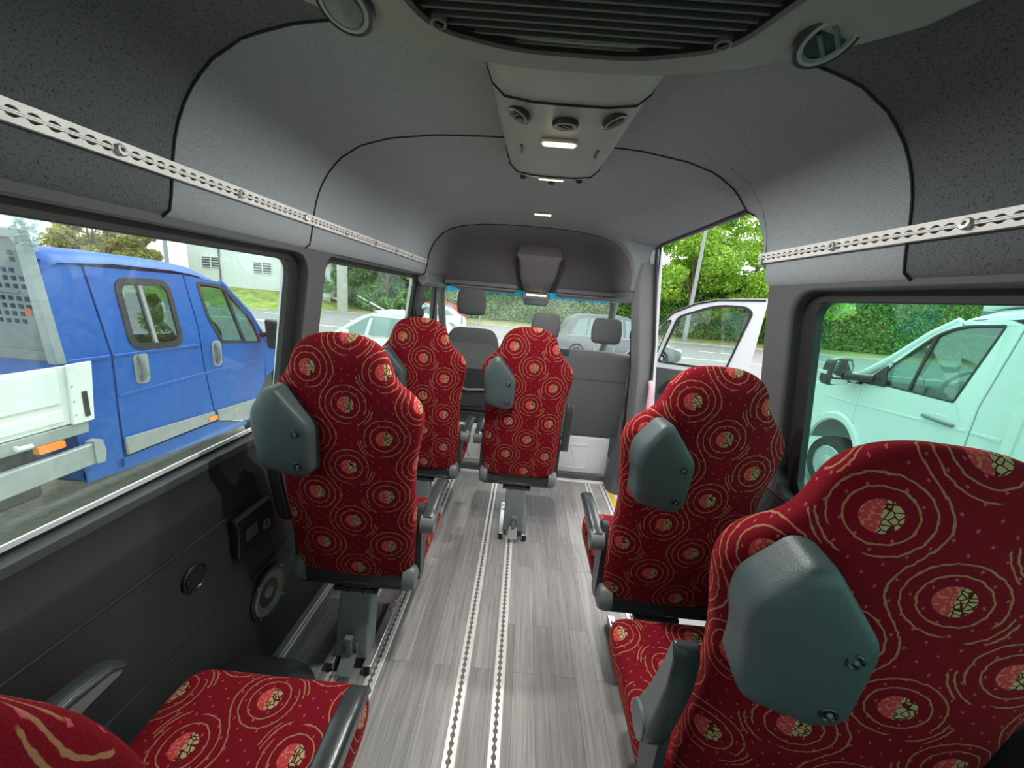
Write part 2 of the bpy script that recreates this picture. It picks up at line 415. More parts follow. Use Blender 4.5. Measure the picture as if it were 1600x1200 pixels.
def wallprof():
    return [(.83, 0.0), (.845, .03), (.848, .38), (.862, .47), (.862, .695), (.862, .72), (.862, .79), (.866, .805), (.886, .855), (.886, .88)]
for sx, nm, ya, yb in ((-1, 'wall_left_lower', Y0, Y1), (1, 'wall_right_lower', Y0, 1.34)):
    mb = MB(); pr = wallprof()
    if sx < 0: mb.rings([[(sx*x, y, z) for x, z in pr] for y in (ya, yb)], closed=False)
    else: mb.rings([[(sx*x, y, z) for x, z in pr] + [(.97, y, .88), (.97, y, 0)] for y in (ya, yb)], True, True, True)
    struct(mb, nm, M['panel'], smooth=25)
for z_, x_, nm in ((.706, .8615, 'trim_23'), (.431, .8555, 'trim_24')):
    mb = MB(); mb.tube([(-x_, Y0, z_), (-x_, Y1, z_)], .0045, 6); struct(mb, nm, M['seam'])
# wheel arch
mb = MB(); n = 14
rg = []
for k in range(n + 1):
    a = pi*k/n; yy = .78 - .33*cos(a)*(1 if True else 1); h = .285*sin(a)**.75
    rg.append((yy, h))
prof = [(-.845, 1.0), (-.70, 1.0), (-.66, .97), (-.635, .90), (-.625, .75)]
mb.rings([[(x, .78 + (y - .78)*(.8 + .2*k), max(h*k, 0)) for y, h in rg] for x, k in prof], closed=False)
mb.add([(-.625, .78 + (y - .78)*.95, max(h*.75, 0)) for y, h in rg], [tuple(range(n + 1))])
tag(build(mb, 'wheel_arch_cover', M['black'], loc=(-.74, .78, 0), sub=1), 'black rounded wheel arch cover against the left wall', 'wheel arch', kind='structure')

wl = rrect(-.56, .905, 1.44, 1.535, .085); w2 = rrect(1.56, .905, 3.0, 1.545, [.05, .05, .05, .05])
fnL = lambda u, v, w: (-(xin(v) + w), u, v)
fnR = lambda u, v, w: ((xin(v) + w), u, v)
mb = MB(); mb.plate([[(Y0, .878), (Y1, .878), (Y1, 1.60), (Y0, 1.60)], wl, w2], fnL, 0, .062)
struct(mb, 'wall_left', M['trim2'], bevel=.012, seg=3)
wr = rrect(-.56, .905, 1.215, 1.535, .085)
mb = MB(); mb.plate([[(Y0, .878), (1.34, .878), (1.34, 1.60), (Y0, 1.60)], wr], fnR, 0, .062)
struct(mb, 'wall_right', M['trim2'], bevel=.012, seg=3)
# window panes and rubber seals
def window(name, loop, fn, gm, edge, bot=None):
    mb = MB(); mb.plate([loop], fn, .058, .062); w = struct(mb, name, gm, smooth=0)
    mb = MB(); cu = [p[0] for p in loop]; cv = [p[1] for p in loop]
    inner = rrect(min(cu)+edge, min(cv)+(bot or edge*.5), max(cu)-edge, max(cv)-edge*.45, .05)
    outer = rrect(min(cu)-.004, min(cv)-.004, max(cu)+.004, max(cv)+.004, .085)
    mb.plate([outer, inner], fn, .034, .0575); o = struct(mb, 'window_seal', M['rubber'], bevel=.006, parent=w)
    return w
window('window_1', wl, fnL, M['glass_l'], .06, .012)
window('window_2', w2, fnL, M['glass_c'], .055, .012)
window('window_3', wr, fnR, M['glass_r'], .06, .012)
mb = MB(); mb.plate([[(-.5, .918), (1.36, .918), (1.36, .930), (-.5, .930)]], fnL, .028, .0335); struct(mb, 'trim_3', M['white'])
# recessed dark grooves around the front left window
mb = MB(); mb.plate([rrect(1.62, 1.552, 2.95, 1.585, .012)], fnL, -.0015, .002); struct(mb, 'trim_4', M['rubber'])

# ---- roof lining
LP = [(.80, 1.548), (.778, 1.556), (.768, 1.60), (.758, 1.665), (.745, 1.725), (.715, 1.79), (.665, 1.85), (.59, 1.897), (.49, 1.925), (.34, 1.945), (.17, 1.953), (0, 1.955)]
def resample(pts, n):
    L = [0]
    for a, b in zip(pts, pts[1:]): L.append(L[-1] + hypot(b[0]-a[0], b[1]-a[1]))
    out = []
    for i in range(n):
        s = L[-1]*i/(n - 1); k = 0
        while k < len(L) - 2 and L[k+1] < s: k += 1
        t = (s - L[k])/max(L[k+1]-L[k], 1e-9); out.append((lerp(pts[k][0], pts[k+1][0], t), lerp(pts[k][1], pts[k+1][1], t)))
    return out
def zlow(y):
    if y <= 1.33 or y >= 2.96: return 1.548
    if y < 1.62:
        t = (y - 1.33)/.29; return 1.60 + .255*sqrt(max(0, 1 - (1 - t)**2))
    if y > 2.78:
        t = min(1, (y - 2.78)/.10); return 1.855 - .30*(t*t*(3-2*t))
    return 1.855
def half(y, side):
    zl = zlow(y) if side > 0 else 1.548
    if zl <= 1.549: return resample(LP, 30)
    top = [p for p in LP if p[1] > zl + .01]
    k = min(1, (zl - 1.548)/.3)
    # edge of the sliding door aperture
    xe = lerp(.768, .80, k)
    return resample([(xe + .035, zl + .004), (xe, zl), (xe - .03, zl + .006)] + [(x*lerp(1, .985, k), z + .0*k) for x, z in top], 30)
ys = [Y0, -.2, .2, .6, 1.0, 1.30, 1.33, 1.3305, 1.34, 1.355, 1.38, 1.40, 1.4005, 1.43, 1.47, 1.53, 1.58, 1.62, 1.7, 1.9, 2.2, 2.5, 2.7, 2.78, 2.80, 2.82, 2.84, 2.86, 2.88, 2.92, 2.96]
def section(y): 
    L = [(-x, y, z) for x, z in half(y, -1)]; R = [(x, y, z) for x, z in half(y, 1)][::-1]
    return L + R[1:]
def liner(ya, yb, name, mat):
    mb = MB(); yy = sorted(set([ya, yb] + [y for y in ys if ya < y < yb])); mb.rings([section(y) for y in yy], closed=False)
    return struct(mb, name, mat, smooth=50)
liner(Y0, .856, 'ceiling_rear', M['liner_rear']); liner(.856, 1.4003, 'ceiling_middle', M['liner']); liner(1.4003, 2.96, 'ceiling', M['liner'])
mb = MB(); mb.rings([[(x*1.12, y, z + (.06 if z > 1.7 else .0) + .02) for x, y, z in section(1.0)] for y in (Y0, 3.7)], closed=False); struct(mb, 'roof_shell', M['white'], smooth=50)
# panel joints
def seam(y, name):
    s = section(y); pts = [(p[0]*.9985, y, p[2] - .0012) for p in s]
    mb = MB(); mb.tube(pts, .0026, 6); struct(mb, name, M['seam'])
seam(.856, 'trim_5'); seam(1.4003, 'trim_6')
# lower lips of the lining panels with the rounded corner
# ---- cab cove above the windscreen
def cove_ring(y, kz, kx, zf):
    return [(p[0]*kx + .012*min(1, (y - 2.96)/.2), y - (.004 if y < 2.961 else 0), zf + (max(p[2], 1.55) - 1.55)*kz) for p in section(2.96)]
mb = MB(); mb.rings([cove_ring(2.96, 1, 1, 1.55), cove_ring(3.0, 1.0, .985, 1.552), cove_ring(3.2, .97, .97, 1.555), cove_ring(3.42, .88, .965, 1.56), cove_ring(3.56, .66, .965, 1.565), cove_ring(3.64, .36, .965, 1.55), cove_ring(3.68, .10, .97, 1.53), cove_ring(3.70, .01, .98, 1.505)], closed=False)
struct(mb, 'ceiling_cab', M['cove'], smooth=60)
pts = [(p[0]*.998 + .006, 2.965, p[2] - .001) for p in section(2.96)]
mb = MB(); mb.tube(pts, .0038, 6); struct(mb, 'trim_7', M['seam'])
# headers over the cab doors
for sx, nm in ((-1, 'trim_8'), (1, 'trim_9')):
    mb = MB(); mb.rings([[(sx*.775 + .012, y, 1.60), (sx*.83, y, 1.60), (sx*.83, y, 1.50), (sx*.79, y, 1.47), (sx*.755 + .012, y, 1.50)] for y in (2.97, 3.3, 3.72)], True, True, True); struct(mb, nm, M['grey_trim'], bevel=.01)
# shelf lip and pillar trims
for x0, x1, nm in ((-.73, -.09, 'trim_10'), (.26, .86, 'trim_11')):
    mb = MB(); mb.box(x0, x1, 3.46, 3.70, 1.512, 1.552); struct(mb, nm, M['cove'], bevel=.014, seg=3)
# middle bracket of the cab lining carrying lamp and mirror
mb = MB()
def cons(y, z, hw, zt): return [(.085-hw, y, zt), (.085-hw*.93, y, z+.02), (.085-hw*.8, y, z), (.085+hw*.8, y, z), (.085+hw*.93, y, z+.02), (.085+hw, y, zt)]
mb.rings([cons(3.38, 1.755, .195, 1.80), cons(3.40, 1.735, .19, 1.80), cons(3.46, 1.62, .165, 1.9), cons(3.56, 1.515, .135, 1.8), cons(3.66, 1.50, .125, 1.7)], True, True, True)
struct(mb, 'trim_12', M['cove'], smooth=50)

# ---- left B pillar, cab door and A pillars
mb = MB(); mb.rings([[(-.79 - .10*(1.55-z)/.7, 3.0, z), (-.775 - .10*(1.55-z)/.7, 3.04, z), (-.785 - .10*(1.55-z)/.7, 3.10, z), (-.85 - .12*(1.55-z)/.7, 3.12, z)] for z in (1.60, 1.2, .85, .3, 0)], closed=False)
struct(mb, 'trim_13', M['trim2'], smooth=50)
for sx, nm in ((-1, 'trim_14'), (1, 'trim_15')):
    mb = MB(); c = .012
    mb.tube([(sx*.80 + c, 3.66, 1.53), (sx*.835 + c, 3.82, 1.36), (sx*.865 + c, 4.06, 1.12), (sx*.885 + c, 4.34, .86)], [.038, .036, .038, .045], 10); struct(mb, nm, M['grey_trim'])
# driver door, closed
fnD = lambda u, v, w: (-(lerp(.965, .84, max(0, (v - .85)/.7)) + w), u, v)
mb = MB(); mb.plate([[(3.12, .0), (4.2, .0), (4.36, .85), (3.72, 1.54), (3.12, 1.54)], rpoly([(3.24, .90), (4.10, .90), (3.70, 1.47), (3.22, 1.47)], .05)], fnD, 0, .05); d = struct(mb, 'door_1', M['trim2'], bevel=.01)
mb = MB(); mb.plate([rpoly([(3.24, .90), (4.10, .90), (3.70, 1.47), (3.22, 1.47)], .05)], fnD, .022, .026); struct(mb, 'window_4', M['glass_c'], smooth=0)
mb = MB(); mb.tube([(-.90, 3.75, .9), (-.835, 3.62, 1.48)], .014, 8); struct(mb, 'trim_16', M['rubber'])
# windscreen with blue shade band
def ws(x, t): return (x*lerp(.80, .93, t) + .012, lerp(3.67, 4.52, t) - .0*x + .10*(1 - x*x)*t + .06*(1-x*x), lerp(1.51, .78, t))
def wsgrid(t0, t1, nm, mat):
    mb = MB(); mb.rings([[ws(-1 + 2*k/12, t0 + (t1-t0)*j/6) for k in range(13)] for j in range(7)], closed=False); return struct(mb, nm, mat, smooth=60)
wsgrid(.075, 1.0, 'window_5', M['glass_ws']); wsgrid(0.0, .075, 'window_6', M['glass_blue'])
# dashboard
mb = MB(); mb.rings([[(x, y, z) for y, z in ((3.86, .35), (3.80, .62), (3.84, .78), (3.95, .84), (4.2, .86), (4.55, .80), (4.55, .3))] for x in (-.92, -.5, .5, .93)], True, True, True); struct(mb, 'trim_17', M['trim2'], smooth=40, bevel=.02)

# ---- unseen rear doors behind the viewer, closed to keep light off the seat backs
fnB = lambda u, v, w: (u, Y0 - w, v)
rw1, rw2 = rrect(-.72, 1.0, -.10, 1.58, .08), rrect(.10, 1.0, .72, 1.58, .08)
mb = MB(); mb.plate([[(-.98, -.05), (.98, -.05), (.98, 1.99), (-.98, 1.99)], rw1, rw2], fnB, 0, .05); struct(mb, 'door_3', M['trim2'], bevel=.01)
mb = MB(); mb.plate([rw1], fnB, .02, .024); mb.plate([rw2], fnB, .02, .024); struct(mb, 'window_8', M['glass_c'], smooth=0)

# ---- right B pillar beside the sliding door and its white jamb
def px(z): return lerp(.785, .90, min(1, max(0, (1.58 - z)/.78)))
mb = MB(); mb.rings([[(px(z), 2.80, z), (px(z) - .012, 2.84, z), (px(z) - .01, 2.99, z), (px(z) + .12, 3.0, z), (px(z) + .115, 2.80, z)] for z in (-.02, .5, 1.0, 1.30, 1.60, 1.75)], True, True, True)
struct(mb, 'wall_right_front', M['grey_trim'], bevel=.008, smooth=45)
def jx(z): return lerp(1.035, .885, min(1, max(0, (z - .5)/1.37)))
mb = MB(); mb.rings([[(jx(z) - .012, 2.79, z), (jx(z) + .014, 2.79, z), (jx(z) + .014, 2.99, z), (jx(z) - .012, 2.99, z)] for z in (-.3, .5, 1.2, 1.60, 1.86)], True, True, True); struct(mb, 'trim_18', M['white'], bevel=.006)
mb = MB(); mb.rings([[(px(z) + .10, 2.785, z), (jx(z) - .012, 2.785, z), (jx(z) - .012, 2.99, z), (px(z) + .10, 2.99, z)] for z in (-.3, .5, 1.2, 1.60, 1.86)], True, True, True); struct(mb, 'trim_19', M['grey_trim'])
mb = MB(); e = [(px(z) + .102, 2.783, z) for z in (0, .5, 1.2, 1.6)] + [(.86, 2.775, 1.76), (.842, 2.74, 1.842), (.838, 2.60, 1.855), (.838, 1.9, 1.858), (.836, 1.61, 1.852), (.83, 1.48, 1.80), (.82, 1.39, 1.72), (.815, 1.348, 1.63), (.83, 1.346, 1.5), (.92, 1.346, .9), (.94, 1.346, .0)]
mb.tube(e, .011, 8); struct(mb, 'trim_20', M['rubber'])
mb = MB(); mb.rings([[(.838, y, 1.868), (.90, y, 1.868), (.90, y, 1.92), (.838, y, 1.92)] for y in (1.55, 3.0)], True, True, True); struct(mb, 'trim_21', M['grey_trim'])
# flared belt reel cover at the pillar foot
mb = MB(); mb.rings([[(x0, 2.86, z), (x0 + .02, 2.80, z), (.90, 2.80, z), (.90, 2.99, z), (x0, 2.99, z)] for z, x0 in ((-.01, .775), (.10, .785), (.36, .83), (.42, .85))], True, True, True)
struct(mb, 'trim_22', M['trim2'], bevel=.012, smooth=45)

# outer skin left, cab front and the rear sill
mb = MB(); mb.plate([[(Y0, -.30), (3.115, -.30), (3.115, 2.0), (Y0, 2.0)], rrect(-.58, .88, 1.47, 1.56, .09), rrect(1.53, .88, 3.095, 1.57, .05)], lambda u, v, w: (-(lerp(.985, .90, max(0, (v-.9)/.7)) + w), u, v), 0, .01); struct(mb, 'wall_outer_left', M['white'])
mb = MB(); mb.plate([[(Y0, -.30), (1.33, -.30), (1.33, 2.0), (Y0, 2.0)], rrect(-.58, .88, 1.25, 1.56, .09)], lambda u, v, w: ((lerp(.955, .88, max(0, (v-.9)/.7)) + w), u, v), 0, .01); struct(mb, 'wall_outer_right', M['white'])
M['slot2'] = plain('rail_slot', (.20, .20, .19), .7)
M['slot'] = plain('track_slot', (.17, .145, .125), .8)
# ------------------------------------------------------------------ rails, tracks and wall fittings
def scallop_track(name, x, ya, yb, label, z=0.0):
    """floor track: two scalloped flanges either side of a dark slot"""
    root = thing(name, label, 'seat rail', (x, (ya+yb)/2, z), 'seat rails in the floor')
    hw = .0225; pitch = .0254; n = int((yb-ya)/pitch*8); mb = MB()
    for sx in (-1, 1):
        a, b, c = [], [], []
        for i in range(n + 1):
            y = ya + (yb-ya)*i/n; ph = ((y-ya)/pitch) % 1 - .5; d = ph*pitch
            w = max(.0036, sqrt(max(0, .0088**2 - d*d)))
            a.append((x + sx*hw, y, z + .001)); b.append((x + sx*w, y, z + .0045)); c.append((x + sx*(hw-.003), y, z + .0045))
        mb.rings([a, c, b, [(p[0], p[1], z + .0008) for p in b]], closed=False)
    build(mb, 'rail_flange', M['alu_w'], root, smooth=20)
    mb = MB(); mb.box(x - .012, x + .012, ya, yb, z + .0004, z + .001); build(mb, 'slot', M['slot'], root)
    return root
TR = [(-.60, 'outer seat rail of the left pair, nearest the left wall'), (-.452, 'inner seat rail of the left pair, along the aisle'), (-.112, 'left rail of the centre pair in the aisle floor'), (.03, 'right rail of the centre pair in the aisle floor'), (.64, 'inner seat rail of the right pair, along the aisle'), (.765, 'outer seat rail of the right pair, beside the yellow strip')]
for x, l in TR: scallop_track('floor_track', x, Y0 + .05, 2.93, l)

def wall_track(side, ya, yb, label):
    root = thing('lashing_rail', label, 'rail', (side*.764, (ya+yb)/2, 1.642), 'lashing rails under the roof lining')
    hwr = .0158
    def P(v, y, w):   # v -1..1 across, w stands off the lining
        z = 1.642 + v*hwr - side*.003; x = lerp(.768, .757, (z-1.60)/.07) - .003 - w; return (side*x, y, z)
    pitch = .0254; n = int((yb-ya)/pitch*8); mb = MB()
    for s in (-1, 1):
        o, a, b = [], [], []
        for i in range(n + 1):
            y = ya + (yb-ya)*i/n; d = (((y-ya)/pitch) % 1 - .5)*pitch; w = max(.2, sqrt(max(0, .0098**2 - d*d))/hwr*.78)
            o.append(P(s, y, 0)); a.append(P(s*.96, y, .008)); b.append(P(s*w, y, .008))
        mb.rings([o, a, b, [(p[0] + side*.006, p[1], p[2]) for p in b]], closed=False)
    build(mb, 'rail_face', M['alu_w'], root, smooth=20)
    mb = MB(); mb.rings([[P(-.6, y, .001), P(.6, y, .001)] for y in (ya, yb)], closed=False); build(mb, 'slot', M['slot2'], root)
    mb = MB(); mb.rings([[P(-.2, y, .004), P(-.17, y, .010), P(.17, y, .010), P(.2, y, .004)] for y in (ya, yb)], closed=False); build(mb, 'centre_strip', M['alu_w'], root)
    mb = MB(); mb.rings([[P(-.012, y, .0104), P(.012, y, .0104)] for y in (ya, yb)], closed=False); build(mb, 'centre_line', M['seam'], root)
    y = ya + .13
    while y < yb - .05:
        mb = MB(); p = Vector(P(0, y, .008)); ax = Vector((-side, 0, .15))
        mb.lathe(p, ax, [(.0105, 0), (.0105, .005), (.0088, .0065), (.004, .0066), (.0035, .003), (0, .003)], 18); bo = build(mb, 'bolt', M['zinc'], root)
        mb = MB(); mb.lathe(p + ax*.0035, ax, [(.0036, 0), (.0036, .003), (0, .0032)], 8); build(mb, 'socket', M['grip_hole'], bo)
        y += .30
wall_track(-1, Y0 + .03, 2.93, 'pale lashing rail along the left side under the roof lining')
wall_track(1, Y0 + .03, 1.355, 'pale lashing rail along the right side above the window')

# left wall: speaker, round grille, ashtray box
c = Vector((-.847, 1.185, .315)); ax = Vector((1, 0, 0))
sp = thing('loudspeaker', 'round open loudspeaker cone set in the left wall panel', 'loudspeaker', c)
mb = MB(); mb.lathe(c, ax, [(.098, 0), (.098, .006), (.090, .009), (.083, .007)], 40); build(mb, 'rim', M['black'], sp)
mb = MB(); mb.lathe(c, ax, [(.083, .006), (.076, .010), (.070, .003), (.066, .002), (.028, -.004), (.026, -.004)][::1], 40); mb.lathe(c, ax, [(.026, -.004), (.02, .004), (0, .008)], 30); build(mb, 'cone', M['tan'], sp)
for k in range(4):
    a = pi/4 + k*pi/2; mb = MB(); mb.lathe(c + Vector((.008, .09*cos(a), .09*sin(a))), ax, [(.005, 0), (.004, .003), (0, .004)], 10); build(mb, 'screw', M['zinc'], sp)
c = Vector((-.8615, .905, .605)); gr = thing('round_vent_grille', 'small round black grille on the left wall panel', 'grille', c)
mb = MB(); mb.lathe(c, ax, [(.040, 0), (.040, .006), (.036, .009), (.033, .005)], 32); build(mb, 'ring', M['black'], gr)
mb = MB(); mb.lathe(c, ax, [(.033, .0045), (.02, .006), (0, .007)], 32)
for k in range(-3, 4): w = sqrt(.031**2 - (k*.008)**2); mb.box(-.8615 + .005, -.8615 + .0095, .905 - w, .905 + w, .605 + k*.008 - .0015, .605 + k*.008 + .0015)
build(mb, 'mesh', M['rubber'], gr)
ab = thing('ashtray_box', 'black angular ashtray and socket box on the left wall', 'wall box', (-.862, 1.13, .56))
mb = MB(); mb.rings([[(-.862, y, .55), (-.838, y, .555), (-.832, y, .66), (-.838, y, .685), (-.862, y, .69)] for y in (1.045, 1.215)], True, True, True); build(mb, 'housing', M['black'], ab, bevel=.005)
mb = MB(); mb.add([(-.837, 1.05, .6865), (-.837, 1.21, .6865), (-.860, 1.21, .6915), (-.860, 1.05, .6915)], [(0, 1, 2, 3)]); mb.box(-.835, -.829, 1.075, 1.13, .60, .645); build(mb, 'lid', M['trim2'], ab, bevel=.003)
mb = MB(); mb.lathe((-.8355, 1.175, .605), ax, [(.018, 0), (.018, .005), (.013, .006), (.012, .0), (0, 0)], 20); build(mb, 'socket', M['arm'], ab)

# ------------------------------------------------------------------ roof unit, duct with lamps
ac = thing('roof_air_unit', 'grey roof air conditioning unit with wide slatted grille', 'air conditioner', (.04, .2, 1.93))
cx = .045
def ac_out(ins, n=44):
    pts = []
    hw = .575 - ins
    for k in range(n + 1):
        t = -1 + 2*k/n; d = t*hw
        yf = .845 - ins - .25*abs(t)**2.6 - (.30*max(0, abs(t)-.86)/.14)*max(0, abs(t)-.86)/.14
        pts.append((cx + d, yf))
    return pts + [(cx + hw, -.5 + ins), (cx - hw, -.5 + ins)]
gl = rpoly([(cx - .275, .40), (cx + .275, .40), (cx + .275, .60), (cx + .235, .72), (cx + .08, .755), (cx - .08, .755), (cx - .235, .72), (cx - .275, .60), (cx-.285, .2), (cx-.285, -.4), (cx+.285, -.4), (cx + .285, .2)][::1], .03) if False else rpoly([(cx - .30, -.38), (cx + .30, -.38), (cx + .285, .55), (cx + .235, .70), (cx + .10, .742), (cx - .10, .742), (cx - .235, .70), (cx - .285, .55)], .05)
mb = MB(); L = [(0, 1.950), (.003, 1.915), (.012, 1.885), (.03, 1.860), (.052, 1.847)]
mb.rings([[(x, y, z) for x, y in ac_out(i)] for i, z in L]); build(mb, 'housing', M['pod'], ac, smooth=60)
mb = MB(); mb.plate([ac_out(.052), gl], lambda u, v, w: (u, v, 1.847 + w), 0, .02); build(mb, 'underside', M['pod'], ac, smooth=30)
mb = MB(); mb.plate([gl, inset(gl, .012)], lambda u, v, w: (u, v, 1.842 + w), 0, .012); build(mb, 'grille_frame', M['black'], ac, bevel=.003)
mb = MB(); mb.plate([gl], lambda u, v, w: (u, v, 1.866 + w), 0, .004); build(mb, 'backing', M['grip_hole'], ac, smooth=0)
k = 0; y = -.36
def gw(y):
    if y < .55: return .285 - .0
    if y < .70: return lerp(.275, .225, (y-.55)/.15)
    return lerp(.225, .10, (y-.70)/.04)
while y < .735:
    mb = MB(); w = gw(y); mb.obox((cx, y, 1.8545), (2*w, .0030, .012), Matrix.Rotation(rad(-20), 3, 'X')); build(mb, 'slat', M['slat'], ac, bevel=0); y += .0165
for sx in (-1, 1):
    mb = MB(); mb.lathe((cx + sx*.215, .685, 1.848), (0, 0, -1), [(.013, 0), (.013, .006), (.009, .007), (.008, .002), (0, .002)], 18); build(mb, 'screw', M['slat'], ac)
def vent(parent, c, ax, r, closed=False):
    ax = Vector(ax).normalized(); c = Vector(c)
    mb = MB(); mb.lathe(c, ax, [(r, -.004), (r, .002), (r*.93, .006), (r*.80, .005), (r*.72, -.002)], 30); v = build(mb, 'air_vent', M['rubber'], parent)
    mb = MB(); mb.lathe(c, ax, [(r*.84, .002), (r*.82, .006), (r*.70, .007), (r*.62, .001)], 30); build(mb, 'ring', M['pod2'], v)
    mb = MB(); mb.lathe(c, ax, [(r*.66, .002), (0, .002)] if not closed else [(r*.6, .008), (r*.4, .011), (0, .012)], 24); build(mb, 'opening' if not closed else 'flap', M['grip_hole'] if not closed else M['steel'], v)
    a = ax.orthogonal().normalized(); b = ax.cross(a)
    if abs(a.x) < abs(b.x): a, b = b, a
    if not closed:
        mb = MB()
        for s in (-.22, .18):
            mb.obox(c + a*r*s + ax*.006, (r*.12, r*.95, .005), Matrix((a, b, ax)).transposed())
        build(mb, 'vane', M['slat'], v)
vent(ac, (cx - .35, .665, 1.846), (-.12, -.38, -1), .044, True); vent(ac, (cx + .35, .66, 1.846), (.12, -.38, -1), .044)

dc = thing('roof_duct', 'grey green roof duct with three air nozzles and two lit lamps', 'air duct', (.055, 1.15, 1.9))
ccx = .055
def dsec(y, drop, hw): return [(ccx - hw - .012, y, 1.958), (ccx - hw, y, 1.958 - drop*.45), (ccx - hw*.93, y, 1.958 - drop*.72), (ccx - hw*.78, y, 1.958 - drop*.93), (ccx - hw*.45, y, 1.958 - drop), (ccx, y, 1.958 - drop*1.01), (ccx + hw*.45, y, 1.958 - drop), (ccx + hw*.78, y, 1.958 - drop*.93), (ccx + hw*.93, y, 1.958 - drop*.72), (ccx + hw, y, 1.958 - drop*.45), (ccx + hw + .012, y, 1.958)]
def dsm(a):  # extra smoothness across
    return a
rg = [dsec(.72, .105, .185), dsec(.80, .105, .183), dsec(.92, .105, .178), dsec(.925, .102, .176), dsec(1.2, .102, .168), dsec(1.425, .102, .158), dsec(1.43, .099, .157), dsec(1.49, .092, .150), dsec(1.55, .064, .138), dsec(1.58, .02, .125)]
mb = MB(); mb.rings(rg, closed=False); o = build(mb, 'shell', M['pod2'], dc, smooth=35)
for y, nm in ((.922, 'joint'), (1.427, 'joint')):
    mb = MB(); s = dsec(y, .1062 if y < 1 else .1032, .178 if y < 1 else .160); mb.tube([(p[0], p[1], p[2]-.0002) for p in s], .0025, 6); build(mb, nm, M['seam'], dc)
vent(dc, (-.055, .995, 1.8585), (-.45, 0, -1), .031); vent(dc, (.055, 1.015, 1.852), (0, .1, -1), .031); vent(dc, (.165, .99, 1.8585), (.45, 0, -1), .031)
def lamp(parent, c, w, h, R=None, glow=1):
    R = R or Matrix.Identity(3); c = Vector(c)
    mb = MB(); lp = rrect(-w/2, -h/2, w/2, h/2, h*.48)
    mb.plate([lp], lambda u, v, t: c + R @ Vector((u, v, -t)), -.002, .005); l = build(mb, 'lamp', M['lens'], parent, bevel=.002)
    lp = rrect(-w*.43, -h*.30, w*.43, h*.30, h*.28); mb = MB(); mb.plate([lp], lambda u, v, t: c + R @ Vector((u, v, -t)), .0045, .0085); build(mb, 'lit_lens', M['lamp'], l)
lamp(dc, (.05, 1.125, 1.852), .098, .030); lamp(dc, (.05, 1.485, 1.8665), .098, .026, Matrix.Rotation(rad(14), 3, 'X'))
for sx in (-.085, .085):
    mb = MB(); mb.box(ccx + sx*1.25 - .002, ccx + sx*1.25 + .002, 1.18, 1.235, 1.8545, 1.862); build(mb, 'slit', M['grip_hole'], dc)
for x in (-.05, .055, .155):
    mb = MB(); mb.lathe((x, 1.545, 1.872 if abs(x - .055) < .05 else 1.884), (0, .55, -1), [(.013, -.004), (.013, .006), (.009, .010), (0, .011)], 18); build(mb, 'nozzle_knob', M['rubber'], dc)
dl = thing('dome_lamp', 'small lit oval dome lamp on the roof lining ahead of the duct', 'lamp', (.055, 2.50, 1.953)); lamp(dl, (.055, 2.50, 1.950), .115, .036)
def plight(name, loc, e, size=.08, rot=(0, 0, 0)):
    l = bpy.data.lights.new(name, 'AREA'); l.energy = e*LAMPK; l.color = (1, .97, .92); l.shape = 'RECTANGLE'; l.size = size; l.size_y = .025
    o = bpy.data.objects.new(name, l); COL.objects.link(o); o.location = loc; o.rotation_euler = rot; return o
plight('lamp_glow', (.05, 1.125, 1.838), 1.0); plight('lamp_glow', (.05, 1.485, 1.852), .7); plight('lamp_glow', (.055, 2.5, 1.938), 1.0)

# ------------------------------------------------------------------ passenger seats
HB = .88
WP = [(-.025, .195), (-.012, .209), (.01, .215), (.10, .2205), (.22, .222), (.34, .220), (.42, .2215), (.50, .232), (.56, .244), (.61, .2515), (.645, .249), (.675, .236), (.70, .214), (.725, .188), (.75, .168), (.775, .158), (.80, .151), (.825, .141), (.848, .122), (.866, .096), (.877, .060), (.880, .03)]
def hwid(h):
    for (a, x), (b, y) in zip(WP, WP[1:]):
        if h <= b: return lerp(x, y, (h-a)/(b-a))
    return WP[-1][1]
def lean(h): return -.105*(h/HB) - .02*sin(pi*h/HB)
def yrear(x, h):
    return lean(h) + .014*min(1.3, (abs(x)/.235))**2.2 + (.018*max(0, (h-.72)/.16)**2)
def yfront(x, h):
    w = hwid(h); b = .030*(min(1, abs(x)/max(w, .05)))**2.5 if h < .72 else .004
    th = .085 if h < .70 else lerp(.085, .085, (h-.70)/.18)
    return lean(h) + th + b + (.012*sin(pi*min(1, h/.7)))
